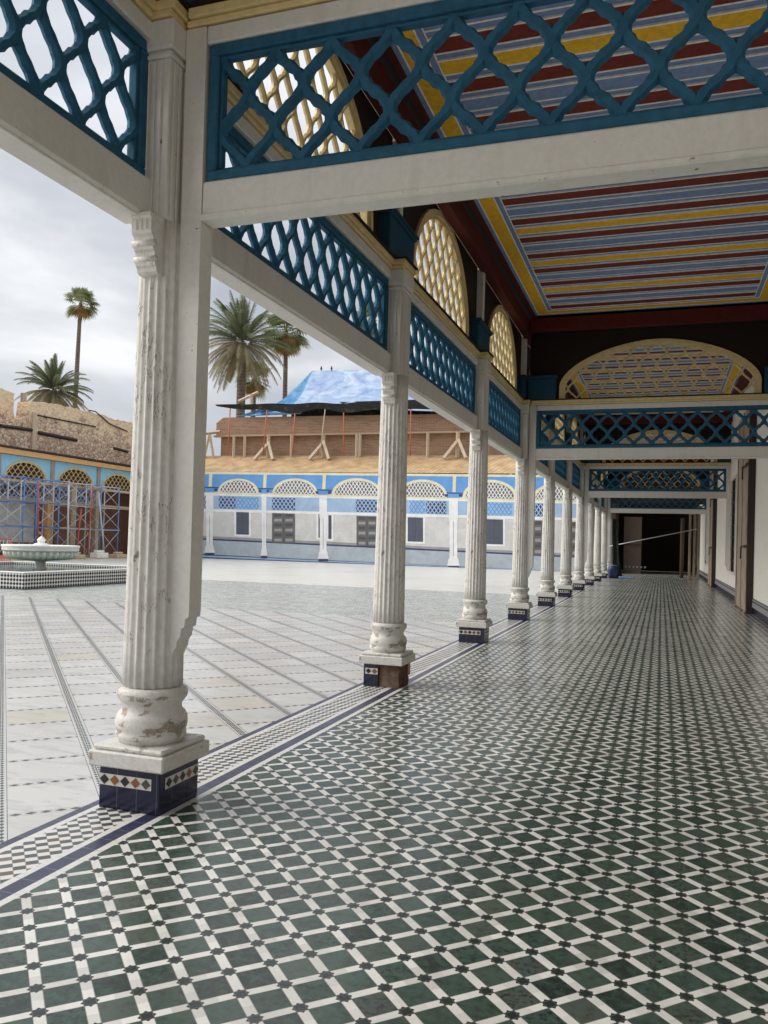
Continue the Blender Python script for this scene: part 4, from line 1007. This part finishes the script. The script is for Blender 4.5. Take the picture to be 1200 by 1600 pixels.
# ruin wall above, ragged top
rw = thing('ruined_wall', 'long rough stone and plaster wall with ragged top above the scaffolding', 'wall', (-35.2, 0, 0))
rr = random.Random(11); prof = [(30, 8.0), (33, 8.1), (35.6, 8.15), (36.6, 8.2)]
def toppt(x, y): q_ = onX(x, y, -35.2); return (q_.y, q_.z)
prof = [(28, 7.9)]+[toppt(*p) for p in ((0, 652), (20, 655), (40, 655), (44, 650), (47, 627), (60, 627), (80, 631), (100, 634), (125, 640), (140, 643), (150, 646), (165, 650), (180, 655), (200, 659), (215, 662), (240, 668))]
pr2 = []
for (a, za), (c, zc) in zip(prof, prof[1:]):
    n_ = max(1, int((c-a)/.25))
    for i in range(n_): t = i/n_; pr2.append((a+(c-a)*t, za+(zc-za)*t+rr.uniform(-.05, .05)))
pr2.append(prof[-1])
b = MB(); pl_ = [(28, 5.9)]+pr2+[(prof[-1][0], 5.9)]; b.prism(pl_, lambda a, c, d: (d, a, c), -.9, 0, 'rubble'); b.build('wall_body', rw)
b = MB(); 
for (x0, y0, x1, y1, wd) in ((60, 676, 120, 688, .16), (0, 665, 50, 672, .14), (55, 648, 150, 667, .06), (178, 700, 200, 706, .12)):
    p_, r_ = onX(x0, y0, -35.15), onX(x1, y1, -35.15); b.bar((.05, p_.y, p_.z), (.05, r_.y, r_.z), wd, 'dim')
b.build('recessed_beam', rw)
b = MB(); p_, r_ = onX(57, 645, -35.1), onX(54, 702, -35.1); b.box(-.02, r_.y-.2, 5.9, .12, r_.y+.12, p_.z, 'palewood', .02); b.build('buttress_post', rw)
b = MB(); pts = [onX(x, y, -35.1) for x, y in ((140, 641), (150, 643), (160, 651), (172, 662), (200, 674))]; b.tube([(.05, p.y, p.z) for p in pts], .04, 'iron', 6); b.build('cable', rw)
tw = thing('ruined_tower', 'squared rough stone stub rising at the far left edge', 'tower', (-36.0, 0, 0))
pa = onX(0, 614, -36.0); pb2 = onX(23, 612, -36.0); b = MB()
tops = [(pa.y-2.5, pa.z-.02)]+[(pa.y-2.5+(pb2.y-pa.y+2.5)*i/14, pb2.z+rr.uniform(-.10, .06)) for i in range(1, 15)]
side = [(pb2.y+rr.uniform(-.12, .05), pb2.z-.15-i*(pb2.z-7.6)/8) for i in range(9)]
b.prism([(pa.y-2.5, 7.0)]+tops+side+[(pb2.y, 7.0)], lambda a, c, d: (d, a, c), -2.2, 0, 'rubble'); b.build('stub', tw)
for i, x in enumerate((34.5, 39.5)):
    p_, r_ = onX(x, 614+i*2, -36.3), onX(x-1, 660, -36.3); t_ = thing('timber_stake', ['taller grey stake of two standing between the stone stub and the wall', 'shorter pale stake of two standing between the stone stub and the wall'][i], 'stake', (-36.3, r_.y, r_.z-.3), 'two upright stakes on the ruined wall')
    b = MB(); b.bar((0, 0, 0), (0, p_.y-r_.y, p_.z-r_.z+.3), .17, 'oldwood' if i == 0 else 'palewood'); b.build('stake', t_)

# scaffolding towers
def scaffold(root, L, cm, rails):
    Hs = 4.5
    for (x, y) in ((0, 0), (0, L), (-1.1, 0), (-1.1, L)):
        b = MB(); b.tube([(x, y, 0), (x+.02, y, Hs)], .038, cm if x == 0 else 'sgrey', 8); b.build('upright', root)
    for z in (1.75, 3.1, 4.42):
        for x in (0, -1.1): b = MB(); b.tube([(x+.04, -.15, z), (x+.04, L+.15, z)], .026, rails, 6); b.build('rail', root)
        b = MB(); b.tube([(.1, 0, z+.06), (-1.2, 0, z+.06)], .026, cm, 6); b.tube([(.1, L, z+.06), (-1.2, L, z+.06)], .026, cm, 6); b.build('ledger', root)
    for z0, z1 in ((.25, 1.65), (1.85, 3.0), (3.2, 4.35)):
        for x in (0, -1.1):
            b = MB(); b.tube([(x+.06, 0, z0), (x+.06, L, z1)], .018, 'sgrey', 5); b.tube([(x+.09, 0, z1), (x+.09, L, z0)], .018, 'sgrey', 5); b.build('cross_brace', root)
    b = MB(); b.box(-1.05, .05, 3.16, 0, L-.05, 3.20, 'rawwood', .005); b.build('plank', root)
labs = ['blue scaffold tower leftmost in front of the dismantled arcade', 'second scaffold tower from the left, behind the fountain bowl', 'scaffold tower with pale rails left of the red pole', 'scaffold tower rightmost, ending beside the big column']
ys = [(33.4, 1.85, 'sblue', 'sblue'), (36.2, 1.75, 'sblue', 'sblue'), (38.75, 1.95, 'sgrey', 'sgrey'), (41.6, 1.75, 'sblue', 'sgrey')]
for lb, (y, L, cm, rl) in zip(labs, ys):
    t_ = thing('scaffold_tower', lb, 'scaffolding', (-32.6, y, 0), 'scaffold towers on the left'); scaffold(t_, L, cm, rl)
for i, (xa_, ya_, xb2, yb2, m_, lb) in enumerate(((119, 862, 127, 795, 'sred', 'thin red pole leaning among the scaffold towers'), (138, 830, 145, 760, 'sred', 'upright red pole at the upper middle of the scaffolding'), (164, 855, 154, 770, 'sgrey', 'pale pole leaning left in the rightmost scaffold tower'), (60, 815, 60, 752, 'sred', 'short dark red pole high behind the fountain'), (106, 855, 107, 758, 'sgrey', 'pale upright pole right of the fountain finial'))):
    a, c = onX(xa_, ya_, -32.3), onX(xb2, yb2, -32.3); t_ = thing('loose_pole', lb, 'pole', (-32.3, a.y, a.z), 'loose poles in the scaffolding'); b = MB()
    b.tube([(0, 0, -min(a.z, 1.3) if i in (1, 3) else -a.z*.9), (0, c.y-a.y, c.z-a.z)], .045, m_, 6); b.build('pole', t_)
for i, (x, y, m_) in enumerate(((118, 868, 'palewood'), (155, 870, 'stonewhite'), (185, 866, 'palewood'))):
    p_ = onX(x, y, -31.9); b = MB(); b.box(-.3, -.5, 0, .3, .5, .22+.1*(i == 1), m_, .03); b.box(-.2, -.3, .23+.1*(i == 1), .1, .35, .36+.1*(i == 1), m_, .03); o = b.build('rubble_block'); o.location = (-31.9, p_.y, .05)
    tag(o, ['pale building block on the sand right of the fountain bowl', 'white stone block lying before the scaffolding', 'pale building block nearest the big column'][i], 'block', 'blocks lying on the sand')
# orange barrier at far left
pB = onX(17, 840, -28.0); t_ = thing('barrier', 'red and white plastic barrier at the left edge behind the fountain', 'barrier', (-28, pB.y, 0))
b = MB()
for z in (.05, 1.15): b.tube([(0, 0, z), (0, -2.2, z)], .03, 'sred', 8)
for y in (0, -2.2): b.tube([(0, y, 0), (0, y, 1.18)], .03, 'sred', 8)
b.build('frame', t_); b = MB()
for i in range(9): b.tube([(0, -.2-i*.22, .06), (0, -.2-i*.22, 1.14)], .014, 'sgrey', 6)
b.build('bars', t_); b = MB(); b.box(.04, -2.2, .06, .07, .0, .22, 'red', .01); b.box(.04, -2.2, .30, .07, 0, .42, 'red', .01); b.build('boards', t_)

# ------------------------------------------------------------------ fountain
cxF, cyF = -18.7, 20.05; h2 = 3.12
fb = thing('fountain_basin', 'square pool basin faced with small black and white tiles', 'fountain basin', (cxF, cyF, 0))
b = MB(); zt_ = .455; wv = .17
for (x0, y0, x1, y1) in ((-h2, -h2, h2, -h2+wv), (-h2, h2-wv, h2, h2), (-h2, -h2+wv, -h2+wv, h2-wv), (h2-wv, -h2+wv, h2, h2-wv)): b.box(x0, y0, 0, x1, y1, zt_-.03, 'basintile')
b.build('tiled_wall', fb)
b = MB(); e_ = .015
for (x0, y0, x1, y1) in ((-h2-e_, -h2-e_, h2+e_, -h2+wv), (-h2-e_, h2-wv, h2+e_, h2+e_), (-h2-e_, -h2+wv, -h2+wv, h2-wv), (h2-wv, -h2+wv, h2+e_, h2-wv)): b.box(x0, y0, zt_-.03, x1, y1, zt_, 'stonewhite', .008)
b.build('coping', fb)
b = MB(); b.quad((-h2+wv, -h2+wv, .36), (h2-wv, -h2+wv, .36), (h2-wv, h2-wv, .36), (-h2+wv, h2-wv, .36), 'water'); b.build('water', fb)
px, py = -18.45, 20.75
bw_ = thing('fountain_bowl', 'wide white ribbed marble bowl standing in the pool', 'fountain', (px, py, 0))
b = MB(); b.lathe([(.34, .1), (.34, .3), (.2, .36), (.15, .42), (.15, .56), (.20, .60)], 'stonewhite', 24); b.build('pedestal', bw_)
b = MB(); ribs = lambda a, z: 1+.045*math.cos(a*34)*(1 if .65 < z < .90 else 0)
b.lathe([(.20, .60), (.55, .63), (.84, .66), (.98, .71), (1.03, .79), (1.05, .88), (1.05, .905), (1.12, .915), (1.13, .96), (1.12, 1.00), (1.15, 1.05), (1.15, 1.10), (1.05, 1.10), (1.0, 1.06), (.5, 1.0), (.1, .98)], 'stonewhite', 240, mod=ribs); b.build('bowl', bw_)
b = MB(); b.lathe([(.24, .98), (.26, 1.10), (.20, 1.14), (.10, 1.17), (.11, 1.22), (.13, 1.26), (.08, 1.32), (.03, 1.36), (.01, 1.39)], 'stonewhite', 24); b.build('finial', bw_)

# ------------------------------------------------------------------ palms
def date_crown(root, rad, nf, seed, old=.35):
    rr = random.Random(seed)
    for name, lo, hi, m_ in (('crown', 0, 1-old, 'frond'), ('lower_crown', 1-old, 1, 'frondold')):
        b = MB(); vs = []; fs = []
        for f in range(int(nf*(hi-lo))):
            az = rr.uniform(0, 2*math.pi); q_ = lo+(hi-lo)*rr.random()
            el = R(84)-q_*R(138)+rr.uniform(-.12, .12); L = rad*rr.uniform(.86, 1.1)*(1.0 if q_ > .2 else .92)
            p = Vector((0, 0, 0)); d = Vector((math.cos(az)*math.cos(el), math.sin(az)*math.cos(el), math.sin(el))); n = 22; bend = rr.uniform(.030, .052)*(1+.3*math.cos(el))
            sd_ = Vector((-math.sin(az), math.cos(az), 0)); tw = rr.uniform(-.5, .5)
            for i in range(n):
                d = (d+Vector((0, 0, -bend*(.25+1.5*i/n)))).normalized(); p2 = p+d*L/n; up_ = sd_.cross(d).normalized()
                t = i/n
                if t > .10:
                    ll = rad*.165*math.sin(math.pi*min(1, (t-.05)/.95)**.75)**.6+.03
                    for s_ in (-1, 1):
                        for h_ in (0, .5):
                            base = p+(p2-p)*h_; o = (sd_*s_*.80+up_*(.5+tw*s_*.4)*(.7+rr.uniform(-.2, .2))+d*1.0).normalized()
                            tip = base+o*ll*rr.uniform(.8, 1.1)+Vector((0, 0, -.18*ll)); k_ = len(vs)
                            vs += [base-d*.045, base+d*.055, tip]; fs.append((k_, k_+1, k_+2))
                k_ = len(vs); vs += [p-sd_*.03, p+sd_*.03, p2+sd_*.022, p2-sd_*.022]; fs.append((k_, k_+1, k_+2, k_+3))
                p = p2
        b.add(vs, fs, m_); b.build(name, root)
def fan_crown(root, rad, nf, seed, skirt=1.0):
    rr = random.Random(seed)
    for name, m_, n0, e0, e1, sc in (('crown', 'fan', nf, 85, -50, 1), ('dead_skirt', 'fanold', int(nf*.6*skirt), -35, -80, .8)):
        b = MB(); vs = []; fs = []
        for f in range(n0):
            az = rr.uniform(0, 2*math.pi); el = R(e0+(e1-e0)*(f+.5)/n0+rr.uniform(-8, 8)); d = Vector((math.cos(az)*math.cos(el), math.sin(az)*math.cos(el), math.sin(el)))
            pl = rad*.52*sc*rr.uniform(.85, 1.1); c = d*pl; sd_ = Vector((-math.sin(az), math.cos(az), 0)); up_ = sd_.cross(d).normalized(); fr = rad*.50*sc*rr.uniform(.85, 1.1)
            k_ = len(vs); vs += [sd_*.03, -sd_*.03, c-sd_*.02, c+sd_*.02]; fs.append((k_, k_+1, k_+2, k_+3))
            ns = 15
            for s_ in range(ns):
                a = -1.9+3.8*s_/(ns-1); dr = (d*math.cos(a)+sd_*math.sin(a)).normalized(); e_2 = (-d*math.sin(a)+sd_*math.cos(a))
                tip = c+dr*fr*(1-.22*abs(a)/1.9)*rr.uniform(.88, 1.05)-up_*.05*fr+Vector((0, 0, -.30*fr)); mid_ = c+dr*fr*.55+Vector((0, 0, -.03*fr))
                k_ = len(vs); w2 = fr*.06; vs += [c, mid_+e_2*w2, tip, mid_-e_2*w2]; fs.append((k_, k_+1, k_+2, k_+3))
        b.add(vs, fs, m_); b.build(name, root)
def palm(name, label, base, topz, r0_, r1_, kind, rad, nf, seed, lean=0, skirt=1.0):
    t_ = thing(name, label, 'palm tree', (base[0], base[1], 0), 'palms rising behind the palace')
    b = MB(); n = 14; b.tube([(lean*(i/n)**1.5, 0, topz*i/n) for i in range(n+1)], [r0_+(r1_-r0_)*i/n for i in range(n+1)], 'bark', 12); b.build('trunk', t_)
    hd = bpy.data.objects.new('h', None); col.objects.link(hd)
    (date_crown if kind == 'date' else fan_crown)(hd, rad, nf, seed, *((.45,) if kind == 'date' else (skirt,)))
    for ch in kids(hd): ch.parent = t_; ch.location = (lean, 0, topz)
    bpy.data.objects.remove(hd); return t_
c_ = onY(379, 536, 62); palm('date_palm', 'big feathery date palm in the middle with drooping grey fronds', (c_.x, 62), c_.z, .42, .36, 'date', 4.5, 110, 5)
c_ = onY(84, 610, 62); palm('date_palm', 'low wide date palm crown peeping over the ruined wall on the left', (c_.x, 62), c_.z, .4, .35, 'date', 3.6, 105, 9)
c_ = onY(447, 518, 70); palm('fan_palm', 'fan palm with yellow dead leaves just right of the big date palm', (c_.x+.2, 70), c_.z, .28, .2, 'fan', 2.8, 62, 21, -.2, 1.3)
c_ = onY(126, 474, 78); palm('fan_palm', 'tall slender fan palm standing alone high in the left sky', (c_.x-.6, 78), c_.z, .42, .2, 'fan', 2.35, 46, 33, .6, .5)
c_ = onY(397, 592, 70); palm('fan_palm', 'small fan palm crown half hidden low behind the big date palm', (c_.x, 70), c_.z, .3, .22, 'fan', 2.2, 40, 41, 0, 1.8)
c_ = onY(579, 498, 70); palm('fan_palm', 'fan palm glimpsed through the blue lattice above the tarpaulin', (c_.x, 70), c_.z, .28, .2, 'fan', 2.0, 44, 55, 0, 1.2)
